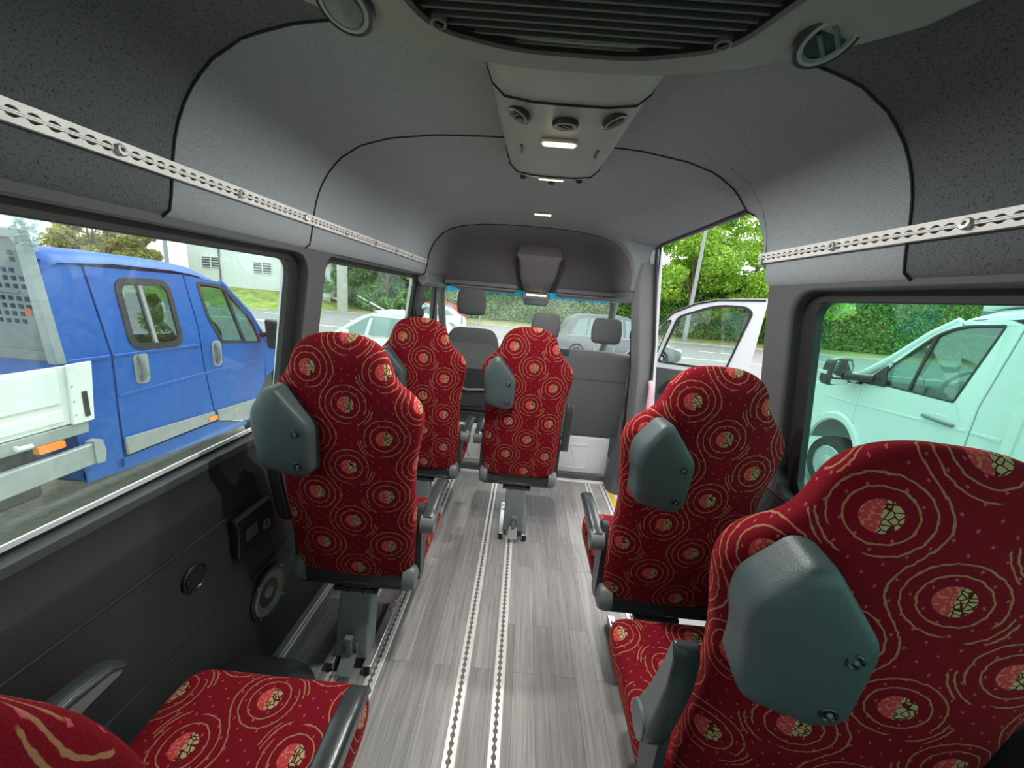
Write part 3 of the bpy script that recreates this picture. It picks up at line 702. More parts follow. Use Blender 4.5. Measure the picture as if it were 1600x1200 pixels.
def back_mesh():
    mb = MB(); hs = []
    for (a, _), (b, _) in zip(WP, WP[1:]):
        hs.append(a)
    hs.append(.880); n = 48; rings = []; uvs = []
    for h in hs:
        w = hwid(h)
        k = 1.0
        if h < .01: k = .72 + .28*sqrt(max(0, 1 - (1 - (h+.025)/.035)**2))
        if h > .80: k = sqrt(max(.02, 1 - ((h-.80)/.083)**2))
        ring = []
        for i in range(n):
            t = -pi/2 + 2*pi*i/n + 0.0; c, s = cos(t), sin(t)
            f = (math.copysign(abs(s)**.62, s) + 1)/2; x = w*math.copysign(abs(c)**.62, c)*(1 + (.05*f - .01)*min(1, max(0, (.80 - h)/.1)))
            ya, yb = yrear(x, h), yfront(x, h); ym = (ya+yb)/2; y = lerp(ya, yb, f); y = ym + (y-ym)*k
            ring.append((x, y, .42 + h))
        rings.append(ring)
        # arc length from the middle of the rear face
        L = [0]
        for i in range(1, n + 1): L.append(L[-1] + (Vector(ring[i % n]) - Vector(ring[i-1])).length)
        half_ = L[-1]/2
        uvs.append([(l if l <= half_ + 1e-6 else l, 0) for l in L])
    # v as arc length up the rear face; u mirrored so both sides run out from the middle
    vv = [0]
    for a, b in zip(rings, rings[1:]): vv.append(vv[-1] + (Vector(b[0]) - Vector(a[0])).length)
    uu = []
    for r, row in enumerate(uvs):
        tot = row[-1][0]; out = []
        for i, (l, _) in enumerate(row):
            out.append((l if i <= n//2 else l - tot + 0.0, vv[r]))
        uu.append(out)
    # the wrap column at the front middle changes sign: use a continuous run there instead
    b0 = len(mb.v); fs, fu = [], []
    for r in range(len(rings)-1):
        for i in range(n):
            j = (i+1) % n
            ua, ub = uu[r][i][0], uu[r][i+1][0]; uc, ud = uu[r+1][i+1][0], uu[r+1][i][0]
            if i == n//2: ub = ua + .02; uc = ud + .02
            if i + 1 == n: ub = 0.0; uc = 0.0
            fs.append((r*n+i, r*n+j, (r+1)*n+j, (r+1)*n+i)); fu.append([(ua, vv[r]), (ub, vv[r]), (uc, vv[r+1]), (ud, vv[r+1])])
    fs.append(tuple(range(n))[::-1]); fu.append([(p[0], 0) for p in rings[0]][::-1])
    m = len(rings)-1; fs.append(tuple(m*n+i for i in range(n))); fu.append([(p[0], vv[-1]) for p in rings[-1]])
    mb.add([p for r in rings for p in r], fs, fu)
    return mb
def cushion_mesh():
    mb = MB(); n = 40; st = [(.065, .80, .9), (.07, .93, .97), (.085, 1, 1), (.14, 1, 1), (.22, 1, 1), (.30, 1, 1), (.38, 1, 1), (.44, 1, .99), (.475, .985, .95), (.495, .95, .82), (.505, .88, .60), (.508, .80, .40)]
    rings = []; 
    for y, kx, kz in st:
        ring = []; zt = .468 + .012*((y-.25)/.25) ; zb = .345; zc = lerp(zt, zb, .5); hz = (zt-zb)/2
        if y > .44: zc = zc - .0
        for i in range(n):
            t = pi/2 + 2*pi*i/n; c, s = cos(t), sin(t)
            x = .236*kx*math.copysign(abs(c)**.42, c); z = zc + hz*kz*math.copysign(abs(s)**.5, s)
            if s > 0: z += .010*(abs(x)/.236)**2 - .006
            ring.append((-x, y, z))
        rings.append(ring)
    vv = [0]
    for a, b in zip(rings, rings[1:]): vv.append(vv[-1] + max((Vector(b[0]) - Vector(a[0])).length, 1e-4))
    fs, fu = [], []
    def ul(ring):
        L = [0]
        for i in range(1, n+1): L.append(L[-1] + (Vector(ring[i % n]) - Vector(ring[i-1])).length)
        return [l if i <= n//2 else l - L[-1] for i, l in enumerate(L)]
    U = [ul(r) for r in rings]
    for r in range(len(rings)-1):
        for i in range(n):
            j = (i+1) % n; ua, ub, uc, ud = U[r][i], U[r][i+1], U[r+1][i+1], U[r+1][i]
            if i == n//2: ub, uc = ua + .01, ud + .01
            if i + 1 == n: ub = uc = 0
            fs.append((r*n+i, r*n+j, (r+1)*n+j, (r+1)*n+i)); fu.append([(ua+.02, -vv[r]), (ub+.02, -vv[r]), (uc+.02, -vv[r+1]), (ud+.02, -vv[r+1])])
    fs.append(tuple(range(n))[::-1]); fu.append([(p[0], p[2]) for p in rings[0]][::-1])
    m = len(rings)-1; fs.append(tuple(m*n+i for i in range(n))); fu.append([(p[0]+.02, -vv[-1] + (p[2]-.47)) for p in rings[-1]])
    mb.add([p for r in rings for p in r], fs, fu); return mb
def plate_mesh():
    out = rpoly([(-.262, .885), (-.105, .850), (-.052, .868), (-.048, 1.030), (-.165, 1.150), (-.205, 1.152), (-.272, 1.075), (-.278, 1.02), (-.262, .96)], [.03, .03, .035, .03, .012, .02, .045, .04, .04], 6)
    cu, cv = -.15, 1.0; mb = MB()
    out = [(-.240 + (u + .262)*.77, .99 + (v - 1.0)*.97) for u, v in out]
    lv = [(1.0, -.004), (1.0, .034), (.985, .043), (.94, .048), (.80, .051), (.5, .053), (.2, .053)]
    rings = []
    for k, off in lv:
        ring = []
        for u, v in out:
            x = cu + (u-cu)*k; h = cv + (v-cv)*k
            xr = max(-.268, x); e = max(0, abs(x) - .225)
            t_ = min(1, max(0, (-.06 - x)/.15)); ring.append((x + .016, yrear(xr*.97, h-.42) - off*(1 + .6*t_) + e*e*10, h))
        rings.append(ring)
    mb.rings(rings, True, False, True); return mb
def arm_meshes():
    """pivot at the origin, arm lying forward (+y)"""
    prof = [(-.030, -.012), (-.026, .018), (-.005, .034), (.03, .040), (.12, .052), (.19, .058), (.255, .055), (.278, .044), (.274, .028), (.21, .020), (.12, .002), (.04, -.022), (.0, -.036), (-.02, -.03)]
    a = MB(); a.plate([rpoly(prof, .012, 3)], lambda u, v, w: (w, u, v), -.019, .019)
    p = MB(); top = [(-.02, .028), (.0, .040), (.03, .046), (.12, .058), (.19, .064), (.256, .061), (.283, .044)]
    p.rings([[(-.024, y, z-.012), (-.022, y, z), (-.014, y, z+.004), (.014, y, z+.004), (.022, y, z), (.024, y, z-.012)] for y, z in top], True, True, True)
    c = MB(); c.lathe((-.025, 0, 0), (-1, 0, 0), [(.036, -.05), (.036, .0), (.030, .001), (.027, .0), (0, .0)], 24)
    return a, p, c
def make_seat():
    root = thing('passenger_chair', 'x', 'seat', (0, 0, 0), 'red patterned passenger seats')
    build(back_mesh(), 'backrest', M['fabric'], root, sub=1)
    build(cushion_mesh(), 'cushion', M['fabric'], root, sub=1)
    pl = build(plate_mesh(), 'grab_plate', M['grip'], root, smooth=60)
    for x, z in ((-.098, 1.000), (-.100, .892)):
        y = yrear(x, z-.42) - .0605
        mb = MB(); mb.lathe((x, y - .004, z), (0, -1, 0), [(.0125, -.002), (.0125, .001), (.0105, .0025), (.008, .0)], 18); mb.lathe((x, y-.003, z), (0, -1, 0), [(.008, 0), (.0, -.001)], 14); s = build(mb, 'screw', M['grip_hole'], pl)
        mb = MB(); mb.lathe((x+.002, y - .004, z-.001), (0, -1, 0), [(.0045, 0), (.0035, .0015), (0, .0018)], 8); build(mb, 'screw_head', M['arm'], s)
    for sx in (-1, 1):
        a, p, c = arm_meshes(); piv = (sx*.260, .075, .602)
        ar = build(a, 'armrest', M['arm'], root, loc=piv, local=True, bevel=.005)
        build(p, 'pad', M['arm_pad'], ar, local=True, bevel=.004); k = build(c, 'pivot_cap', M['arm'], ar, local=True)
        if sx > 0: k.rotation_euler = (0, 0, pi)
    # shell under the cushion with hinge caps
    mb = MB(); mb.box(-.215, .215, .03, .46, .330, .352); mb.box(-.20, .20, .03, .06, .345, .40); build(mb, 'seat_pan', M['arm_pad'], root, bevel=.01)
    for sx in (-1, 1):
        mb = MB(); mb.lathe((sx*.205, .055, .385), (sx, 0, 0), [(.050, -.02), (.052, .012), (.046, .024), (.03, .030), (0, .031)], 28); h = build(mb, 'hinge_cap', M['arm'], root)
        mb = MB(); mb.lathe((sx*.236, .055, .385), (sx, 0, 0), [(.012, -.004), (.011, .003), (0, .003)], 14); build(mb, 'hinge_bolt', M['arm_pad'], h)
        mb = MB(); mb.plate([rpoly([(.04, .36), (.10, .36), (.13, .60), (.10, .665), (.06, .665), (.035, .60)], .02)], lambda u, v, w: (sx*(.218 + w), u + .02, v), 0, .022); build(mb, 'side_bracket', M['arm_pad'], root, bevel=.004)
    # pedestal
    def col(z, y0, y1, hw): return [(-hw, y0, z), (hw, y0, z), (hw, y1, z), (-hw, y1, z)]
    mb = MB(); mb.rings([col(.045, -.012, .085, .062), col(.10, -.008, .09, .062), col(.318, .045, .13, .060)], True, True, True); pd = build(mb, 'pedestal', M['steel'], root, bevel=.008)
    mb = MB(); mb.box(-.085, .085, .04, .25, .300, .316)
    for x in (-.075, -.03, .03, .075): mb.lathe((x, .040, .308), (0, -1, 0), [(.008, 0), (.007, .006), (0, .007)], 8)
    build(mb, 'top_plate', M['arm_pad'], root)
    for sx in (-1, 1):
        mb = MB(); mb.box(sx*.072-.017, sx*.072+.017, -.035, .33, .0075, .044); r = build(mb, 'base_rail', M['zinc'], root, bevel=.003)
        mb = MB(); mb.box(sx*.072-.0125, sx*.072+.0125, -.0365, -.034, .012, .040); build(mb, 'end_cap', M['grip_hole'], r)
        mb = MB(); mb.lathe((sx*.072, -.03, .0055), (0, 0, 1), [(.012, 0), (.012, .004), (0, .004)], 14); build(mb, 'stud', M['rubber'], r)
        for y in (.24, .29):
            mb = MB(); mb.lathe((sx*.072, y, .044), (0, 0, 1), [(.009, 0), (.008, .006), (0, .007)], 12); build(mb, 'bolt', M['zinc'], r)
    mb = MB(); mb.rings([[(-.028, -.075, .03), (.028, -.075, .03), (.028, -.075, .034), (-.028, -.075, .034)], [(-.028, -.014, .075), (.028, -.014, .075), (.028, -.012, .080), (-.028, -.012, .080)]], True, True, True)
    mb.box(-.010, .010, -.030, -.012, .075, .150); mb.box(-.014, .014, -.034, -.014, .140, .156); mb.box(-.03, -.024, -.02, -.008, .06, .12); mb.box(.024, .03, -.02, -.008, .06, .12); build(mb, 'release_pedal', M['steel'], root, bevel=.003)
    return root
proto = make_seat()
SEATS = [
 (-.547, 1.20, 0, 'RD', 'red patterned seat in the left row beside the open loudspeaker, middle one of the row', 0),
 (-.55, 2.12, 0, 'DD', 'red patterned seat at the front of the left row, behind the driver seat', 0),
 (.047, 2.12, 0, 'DR', 'red patterned seat standing alone on the centre aisle rails', 0),
 (.60, 1.20, 0, 'DD', 'red patterned seat on the right beside the sliding door opening', 0),
 (.60, .575, 0, 'RD', 'red patterned seat nearest on the right with its back filling the corner', (0, -12, .035)),
 (-.53, .275, 0, 'DD', 'red patterned seat nearest on the left, mostly its cushion in view', (4, 0, 0))]
for i, (x, y, rz, arms, lab, tl) in enumerate(SEATS):
    s = proto if i == 0 else copy_tree(proto)
    s.location = (x, y, 0); s.rotation_euler = (0, 0, rad(rz)); s['label'] = lab
SEAT_OBJS = [o for o in COL.objects if o.get('category') == 'seat']
for o, sd in zip(SEAT_OBJS, SEATS):
    k = 0
    if sd[5]:                                    # reclined backrest: turn it about its hinge
        rx, rzz, dx = sd[5]; Rm = Matrix.Rotation(rad(rzz), 3, 'Z') @ Matrix.Rotation(rad(rx), 3, 'X'); pv = Vector((0, .05, .42))
        for c in o.children:
            if c.name.startswith(('backrest', 'grab_plate')): c.rotation_euler = Rm.to_euler(); c.location = pv - Rm @ pv + Vector((dx, 0, 0))
    for c in sorted([c for c in o.children if c.name.startswith('armrest')], key=lambda c: c.location.x):
        c.rotation_euler = (rad(97 if sd[3][k] == 'R' else -3), 0, 0)
        k += 1

# the cloth of the nearest left seat is cut differently, so its motif sits elsewhere
for c in SEAT_OBJS[-1].children:
    if c.name.startswith('backrest'):
        c.data = c.data.copy()
        for l in c.data.uv_layers[0].data: l.uv = (l.uv[0] + .055, l.uv[1] + .045)

# ------------------------------------------------------------------ cab seats, visors, mirror
def headrest(parent, cx_, cy, z0, w, h, mat):
    mb = MB(); rg = []
    for z, k, t in ((0, .86, .55), (.03, .96, .9), (.10, 1, 1), (h*.6, .97, 1), (h*.88, .90, .9), (h*.97, .80, .65), (h, .68, .35)):
        z = z if z else 0
        rg.append([(cx_ + w/2*k*math.copysign(abs(cos(a))**.5, cos(a)), cy + .045*t*math.copysign(abs(sin(a))**.6, sin(a)), z0 + z) for a in [2*pi*i/24 for i in range(24)]])
    mb.rings(rg, True, True, True); hr = build(mb, 'headrest', mat, parent, sub=1)
    for s in (-.3, .3):
        mb = MB(); mb.tube([(cx_ + s*w, cy, z0 - .075), (cx_ + s*w, cy, z0 + .03)], .0065, 10); build(mb, 'post', M['alu'], hr)
ds = thing('driver_chair', 'charcoal cloth driver seat with headrest and net pocket on its back', 'seat', (-.40, 3.12, 0))
mb = MB(); rg = []
for z, w, y0, y1 in ((.50, .20, 3.10, 3.26), (.60, .225, 3.075, 3.25), (.85, .235, 3.05, 3.22), (1.02, .225, 3.04, 3.19), (1.12, .20, 3.045, 3.17), (1.165, .165, 3.055, 3.15), (1.18, .12, 3.07, 3.13)):
    rg.append([(-.40 + w*math.copysign(abs(cos(a))**.5, cos(a)), (y0+y1)/2 + (y1-y0)/2*math.copysign(abs(sin(a))**.6, sin(a)), z) for a in [2*pi*i/28 for i in range(28)]])
mb.rings(rg, True, True, True); build(mb, 'backrest', M['charcoal'], ds, sub=1)
mb = MB(); mb.rings([[(-.62, y, .47), (-.18, y, .47), (-.17, y, .58), (-.63, y, .58)] for y in (3.14, 3.7)], True, True, True); build(mb, 'cushion', M['charcoal'], ds, bevel=.03, seg=3)
mb = MB(); mb.plate([rpoly([(-.585, .70), (-.215, .70), (-.20, 1.02), (-.235, 1.06), (-.565, 1.06), (-.60, 1.02)], .03)], lambda u, v, w: (u, 3.046 - .01 - w - .02*(1-abs(u+.4)*3) + .02, v), 0, .012); bp = build(mb, 'back_panel', M['charcoal2'], ds, bevel=.004)
mb = MB(); mb.plate([rrect(-.575, .71, -.225, .86, .02)], lambda u, v, w: (u, 3.03 - w, v), 0, .004)
for i in range(18): mb.box(-.57 + i*.02 - .001, -.57 + i*.02 + .001, 3.0245, 3.026, .715, .855)
for i in range(8): mb.box(-.57, -.23, 3.0245, 3.026, .722 + i*.018 - .001, .722 + i*.018 + .001)
pk = build(mb, 'net_pocket', M['arm_pad'], bp)
mb = MB(); mb.tube([(-.585, 3.03, .70), (-.40, 3.024, .685), (-.215, 3.03, .70)], .010, 8); build(mb, 'pocket_rim', M['steel'], pk)
headrest(ds, -.425, 3.10, 1.275, .235, .205, M['charcoal'])
mb = MB(); mb.box(-.60, -.20, 3.12, 3.6, .38, .47); build(mb, 'seat_frame', M['arm_pad'], ds, bevel=.01)
bs = thing('passenger_bench', 'charcoal cloth double passenger bench with two headrests', 'bench seat', (.46, 3.1, 0))
mb = MB(); mb.rings([[(.06, y0, z), (.46, y0 - .006, z), (.86, y0, z), (.868, (y0+y1)/2, z), (.86, y1, z), (.06, y1, z), (.052, (y0+y1)/2, z)] for z, y0, y1 in ((.375, 3.05, 3.22), (.40, 3.035, 3.23), (.75, 3.02, 3.20), (1.02, 3.01, 3.16), (1.065, 3.02, 3.145), (1.08, 3.045, 3.12))], True, True, True)
build(mb, 'backrest', M['charcoal2'], bs, bevel=.02, seg=3)
mb = MB(); mb.tube([(.075, 3.0125, .86), (.46, 3.008, .86), (.85, 3.0125, .86)], .0022, 6); build(mb, 'seam_line', M['charcoal'], bs)
mb = MB(); mb.box(.20, .375, 3.000, 3.07, 1.035, 1.087); build(mb, 'handle_recess', M['arm_pad'], bs, bevel=.008)
mb = MB(); mb.rings([[(.06, y, .40), (.86, y, .40), (.86, y, .55), (.06, y, .55)] for y in (3.2, 3.72)], True, True, True); build(mb, 'cushion', M['charcoal'], bs, bevel=.03, seg=3)
headrest(bs, .175, 3.09, 1.145, .235, .20, M['charcoal2']); headrest(bs, .66, 3.09, 1.14, .245, .205, M['charcoal2'])
def seat_box(name, x0, x1, lab):
    r = thing(name, lab, 'seat base', ((x0+x1)/2, 3.3, 0), 'white seat base boxes')
    mb = MB(); mb.box(x0, x1, 3.04, 3.62, -.008, .368); build(mb, 'body', M['white_box'], r, bevel=.012, seg=3)
    a, b = x0 + .17*(x1-x0)/.8, x1 - .17*(x1-x0)/.8
    mb = MB(); mb.plate([rrect(a, .08, b, .30, .015), rrect(a+.012, .092, b-.012, .288, .012)], lambda u, v, w: (u, 3.04 - w, v), -.002, .004)
    for k in range(3):
        xx = lerp(a+.05, b-.12, k/2); mb.obox((xx, 3.039, .19), (.012, .006, .2), Matrix.Rotation(rad(-20), 3, 'Y'))
    build(mb, 'embossed_frame', M['white_box'], r, bevel=.002)
seat_box('seat_base_box', .05, .80, 'white seat base box with raised frame under the passenger bench')
seat_box('seat_base_box', -.64, -.16, 'white seat base box under the driver seat')
for x0, x1, lab, dz in ((-.66, -.10, 'folded grey sun visor on the driver side', .0), (.27, .84, 'folded grey sun visor on the passenger side', -.0)):
    v = thing('sun_visor', lab, 'sun visor', ((x0+x1)/2, 3.52, 1.49), 'sun visors above the windscreen')
    mb = MB(); mb.rings([[(x0, y, z), (x1, y, z), (x1, y, z + .018), (x0, y, z + .018)] for y, z in ((3.42, 1.492), (3.60, 1.483), (3.635, 1.478))], True, True, True); build(mb, 'flap', M['cove'], v, bevel=.007, seg=3)
    mb = MB(); mb.box(x0 + .02, x1 - .02, 3.640, 3.648, 1.472, 1.488); build(mb, 'pale_edge', M['lens'], v, bevel=.003, label='pale front edge')  # pale strip along the front edge of the visor
    xo = x0 if x0 < 0 else x1; s = -1 if x0 < 0 else 1
    mb = MB(); mb.tube([(xo + s*.02, 3.60, 1.512), (xo - s*.01, 3.60, 1.510), (xo - s*.03, 3.60, 1.502)], .009, 8); build(mb, 'hinge', M['arm_pad'], v)
M['cab_mirror'] = plain('mirror_painted_dark', (.10, .11, .115), .12)  # dark reflection put into the base colour instead of being mirrored
mr = thing('rear_view_mirror', 'cab lamp and rear view mirror hanging from the lining bracket', 'mirror', (.09, 3.6, 1.49))
mb = MB(); mb.rings([[(.09 - w, 3.59, z), (.09 + w, 3.59, z), (.09 + w*.9, 3.66, z), (.09 - w*.9, 3.66, z)] for z, w in ((1.497, .125), (1.47, .13), (1.42, .12), (1.385, .095))], True, True, True); build(mb, 'housing', M['arm'], mr, bevel=.008)
mb = MB(); mb.box(.0, .18, 3.583, 3.592, 1.472, 1.484); build(mb, 'lit_lens', M['lamp'], mr, bevel=.004)
mb = MB(); mb.plate([rrect(-.015, 1.395, .195, 1.452, .02)], lambda u, v, w: (u, 3.588 - w, v), 0, .006); build(mb, 'mirror_glass', M['cab_mirror'], mr)
# magenta grab handle on the right door pillar
# follows the pillar foot
gh = thing('grab_handle', 'magenta grab handle curving up the right door pillar', 'handle', (.86, 2.74, .16))
P_ = [(.872, 2.795, .13), (.865, 2.765, .17), (.875, 2.74, .30), (.908, 2.725, .50), (.938, 2.72, .66), (.958, 2.72, .74), (.965, 2.73, .83)]
mb = MB(); mb.tube(P_, .0175, 14); build(mb, 'bar', M['pink'], gh)
mb = MB(); mb.tube([P_[-2], P_[-1], (.966, 2.75, .90), (.96, 2.782, .93)], [.020, .023, .022, .016], 14); build(mb, 'end_cap', M['pink2'], gh)
mb = MB(); mb.lathe((.875, 2.797, .125), (0, -1, 0), [(.03, -.004), (.028, .012), (.02, .02), (0, .021)], 18); build(mb, 'foot', M['pink'], gh)
# cab seat belts
for pts, lab in (([(.852, 3.02, 1.22), (.882, 3.01, .95), (.895, 3.01, .6), (.895, 3.02, .30)], 'black seat belt hanging down the right door pillar beside the bench'), ([(-.80, 2.98, 1.25), (-.81, 2.985, 1.0), (-.82, 2.985, .7)], 'black seat belt hanging on the left door pillar behind the driver seat')):
    mb = MB(); mb.rings([[(x - .022, y - .008, z), (x + .022, y - .012, z), (x + .022, y - .009, z), (x - .022, y - .005, z)] for x, y, z in pts], True, True, True)
    b = thing('seat_belt', lab, 'seat belt', pts[0]); build(mb, 'webbing', M['rubber'], b, smooth=50)
    mb = MB(); x, y, z = pts[0]; mb.box(x-.03, x+.03, y-.02, y+.0, z - .01, z + .05); build(mb, 'guide', M['black'], b, bevel=.008)
# ------------------------------------------------------------------ outside
GZ = -.68
M['glass_car'] = glass('car_glass', (.66, .79, .75), .13, dirt_haze=.05)
M['asphalt'] = ground_mat('asphalt', [(.20, .20, .205), (.26, .26, .26), (.32, .315, .31)], 3.0, 10)
M['gravel'] = ground_mat('gravel', [(.42, .39, .28), (.70, .65, .48), (.84, .79, .62), (.92, .88, .76)], 16, 12)
M['grass'] = ground_mat('grass_green', [(.10, .17, .03), (.20, .30, .06), (.38, .42, .12), (.55, .50, .24)], 1.6, 10)
M['path'] = ground_mat('path_brown', [(.34, .22, .16), (.48, .36, .28)], 2.0)
M['hedge'] = leafmat('hedge_leaf', (.09, .24, .055), (.24, .46, .12), (.40, .62, .22))
M['tree'] = leafmat('spring_leaf', (.17, .42, .045), (.42, .66, .10), (.65, .80, .22), .5)
M['tree_y'] = leafmat('yellow_leaf', (.24, .26, .06), (.48, .42, .10), (.60, .54, .24), .4)
M['hedge_core'] = plain('hedge_core', (.025, .075, .015), .95, var=.4, vscale=2)
M['bark'] = plain('bark', (.16, .125, .09), .9, var=.3)
M['concrete'] = plain('concrete', (.50, .51, .48), .9, var=.12, vscale=3)
M['blue'] = plain('blue_paint', (.001, .080, .36), .45, var=.04, vscale=9)
M['blue_d'] = plain('blue_gap', (.004, .02, .10), .6)
M['bed_white'] = plain('bed_white', (.70, .73, .70), .5, var=.05, vscale=5)
M['galv'] = plain('galvanised_grey', (.15, .17, .175), .6, var=.14, vscale=7)
M['galv_l'] = plain('galvanised_beam', (.30, .335, .33), .5, metal=.2, var=.12, vscale=8)
M['mould'] = plain('grey_moulding', (.27, .28, .275), .6, var=.1)
M['orange'] = plain('orange_lens', (.95, .26, .03), .3)
M['rust'] = plain('rust_red', (.42, .11, .05), .9)
M['tyre'] = plain('tyre', (.035, .034, .033), .85, var=.2)
M['rim'] = plain('grey_rim', (.48, .49, .50), .4, metal=.5)
M['van_white'] = plain('van_white', (.72, .74, .74), .35)
M['silver'] = plain('silver_white', (.72, .75, .76), .25)
M['darkcar'] = plain('dark_grey_paint', (.16, .19, .20), .22)
M['darkcar2'] = plain('dark_green_paint', (.05, .075, .07), .25)
M['redcar'] = plain('red_paint', (.55, .05, .05), .3)
M['wall_w'] = plain('white_render', (.80, .83, .82), .9, var=.03, vscale=2)
M['pane_dark'] = plain('dark_pane', (.10, .13, .13), .2)
M['tape'] = glass('plastic_film', (.60, .68, .66), .25, dirt_haze=.9, dcol=(.75, .8, .8), dscale=35)
M['road_white'] = plain('road_white', (.75, .75, .73), .8)

mb = MB(); mb.box(-70, 70, -14, 80, GZ - .2, GZ); struct(mb, 'ground', M['asphalt'], smooth=0)
mb = MB(); mb.rings([[(-9, y, GZ + .006), (-2.9 + .15*sin(y*3), y, GZ + .008), (-1.3 + .1*sin(y*2.1), y, GZ + .006)] for y in [-4 + .5*k for k in range(26)]], closed=False); struct(mb, 'ground_gravel', M['gravel'], smooth=0)
mb = MB(); mb.box(-70, 70, 27.0, 70, GZ - .1, GZ + .06); struct(mb, 'ground_verge', M['grass'], smooth=0)
mb = MB(); mb.box(-70, 70, 28.4, 29.8, GZ, GZ + .075); struct(mb, 'ground_path', M['path'], smooth=0)
mb = MB(); mb.box(-70, 70, 26.85, 27.0, GZ - .1, GZ + .08); struct(mb, 'ground_kerb', M['concrete'])
mb = MB()
for k in range(-12, 14): mb.box(k*5.0, k*5.0 + 2.6, 22.0, 22.14, GZ, GZ + .004)
mb.box(-70, 70, 18.2, 18.36, GZ, GZ + .004); struct(mb, 'ground_road_marking', M['road_white'], smooth=0)
# grass bank in front of the building
mb = MB(); mb.rings([[(-60, y, z), (-19, y, z), (-16, y, GZ + (z - GZ)*.6), (-13.6, y, GZ - .02)] for y, z in ((24, GZ), (26, GZ + .35), (29.0, GZ + .9), (33, GZ + 1.0))], closed=False); struct(mb, 'ground_bank', M['grass'], smooth=60)

def leaves(mb, n, pick, s0, s1):
    for _ in range(n):
        p = pick()
        a = random.uniform(0, 2*pi); t = random.uniform(-1, 1); q = sqrt(1-t*t)
        nrm = Vector((q*cos(a), q*sin(a), t)); u = nrm.orthogonal().normalized(); v = nrm.cross(u); b = random.uniform(0, 6.28)
        d = (u*cos(b) + v*sin(b)); e = nrm.cross(d); s = random.uniform(s0, s1); p = Vector(p)
        mb.add([p - d*s, p - e*s*.55, p + d*s, p + e*s*.55], [(0, 1, 2, 3)])
def tuft(name, label, n, pick, mat, s0, s1, kind='stuff', cat='grass'):
    mb = MB()
    for _ in range(n):
        x, y, z = pick(); h = random.uniform(s0, s1); a = random.uniform(0, 6.28); dx, dy = cos(a)*h*.5, sin(a)*h*.5
        mb.add([(x - .006, y, z), (x + .006, y, z), (x + dx, y + dy, z + h)], [(0, 1, 2)])
    return tag(build(mb, name, mat, smooth=0, fix=False), label, cat, kind=kind)
tuft('grass_tufts', 'short green grass growing in the gravel beside the blue truck', 2600, lambda: (min(-1.6, max(-2.9, random.gauss(-2.4, .35))), random.uniform(-.5, 3.2), GZ + .005), M['tree'], .02, .09)
def hedge(x0, x1, y, h, label, n):
    r = thing('hedge', label, 'hedge', ((x0+x1)/2, y, GZ))
    mb = MB(); nx, nz = int((x1-x0)/1.0), 8
    g = [[(lerp(x0, x1, i/nx), y + .55 + random.uniform(-.25, .25), GZ + (h*.95)*j/nz) for i in range(nx+1)] for j in range(nz+1)]
    mb.rings(g, closed=False); mb.rings([g[-1], [(p[0], y + 3, p[2]-.3) for p in g[-1]]], closed=False); build(mb, 'branches', M['hedge_core'], r)
    mb = MB(); leaves(mb, n, lambda: (random.uniform(x0, x1), y + abs(random.gauss(0, .35)), GZ + h*random.uniform(0, 1.0) + random.gauss(0, .12)), .07, .17)
    build(mb, 'foliage', M['hedge'], r, smooth=0, fix=False); return r
hedge(-15.5, 10.5, 32.5, 6.4, 'tall clipped green hedge beyond the road seen through the windscreen', 48000)
hedge(10.5, 52, 32.5, 5.7, 'tall clipped green hedge behind the white van', 52000)
def tree(x, y, h, cr, label, mat, n, blobs, s0=.12, s1=.26, th=.16, branches=7, group=None, low=.25):
    r = thing('tree', label, 'tree', (x, y, GZ), group)
    mb = MB(); mb.tube([(x, y, GZ - .05), (x + .1, y, GZ + h*.4), (x - .1, y + .1, GZ + h*.85)], [th, th*.7, th*.2], 8)
    cs = []
    for k in range(blobs):
        a = random.uniform(0, 6.28); rr = cr*sqrt(random.uniform(.05, 1)); z = GZ + h*random.uniform(low, 1)
        k2 = 1 - .45*max(0, ((z-GZ)/h - .6)/.4); cs.append((Vector((x + rr*cos(a)*k2, y + rr*sin(a)*.6*k2, z)), cr*random.uniform(.22, .42)))
    build(mb, 'trunk', M['bark'], r)
    mb = MB()
    for c, _ in cs[:branches]: mb.tube([(x, y, GZ + max(.3, (c.z - GZ)*.45)), ((x + c.x)/2, (y + c.y)/2, lerp(GZ, c.z, .8)), c], [th*.45, th*.25, th*.08], 6)
    build(mb, 'branches', M['bark'], r)
    def pick():
        c, s = random.choice(cs); a = random.uniform(0, 6.28); t = random.uniform(-1, 1); q = sqrt(1-t*t); k = s*random.uniform(.55, 1.05)
        return c + Vector((q*cos(a)*k, q*sin(a)*k, t*k*.7))
    mb = MB(); leaves(mb, int(n*2.2), pick, s0*.66, s1*.66); build(mb, 'foliage', mat, r, smooth=0, fix=False); return r
tree(12.8, 31.0, 11.5, 3.4, 'bright green tree left of the street lamp in the door opening', M['tree'], 9500, 38, low=.3)
tree(17.0, 30.6, 12.5, 3.6, 'bright green tree right of the street lamp in the door opening', M['tree'], 12000, 42, low=.2)
tree(20.6, 31.2, 11.5, 3.2, 'bright green tree beside the rear edge of the door opening', M['tree'], 9000, 34, low=.2)
tree(8.9, 31.4, 9.5, 2.4, 'small bright green tree beside the right windscreen pillar', M['tree'], 3500, 20, low=.3)
tree(-11.3, 31.6, 7.5, 2.6, 'dense green bush right of the concrete post', M['hedge'], 6500, 26, low=.05)
tree(-15.0, 31.6, 8.0, 2.4, 'dense green bush left of the concrete post', M['hedge'], 5500, 24, low=.05)
tree(-31.0, 27.5, 5.2, 2.9, 'yellow green round tree above the blue truck cab', M['tree_y'], 5500, 26, low=.35)
tree(-27.2, 27.5, 4.5, 1.9, 'yellow green round tree by the white building corner', M['tree_y'], 3500, 18, low=.35)
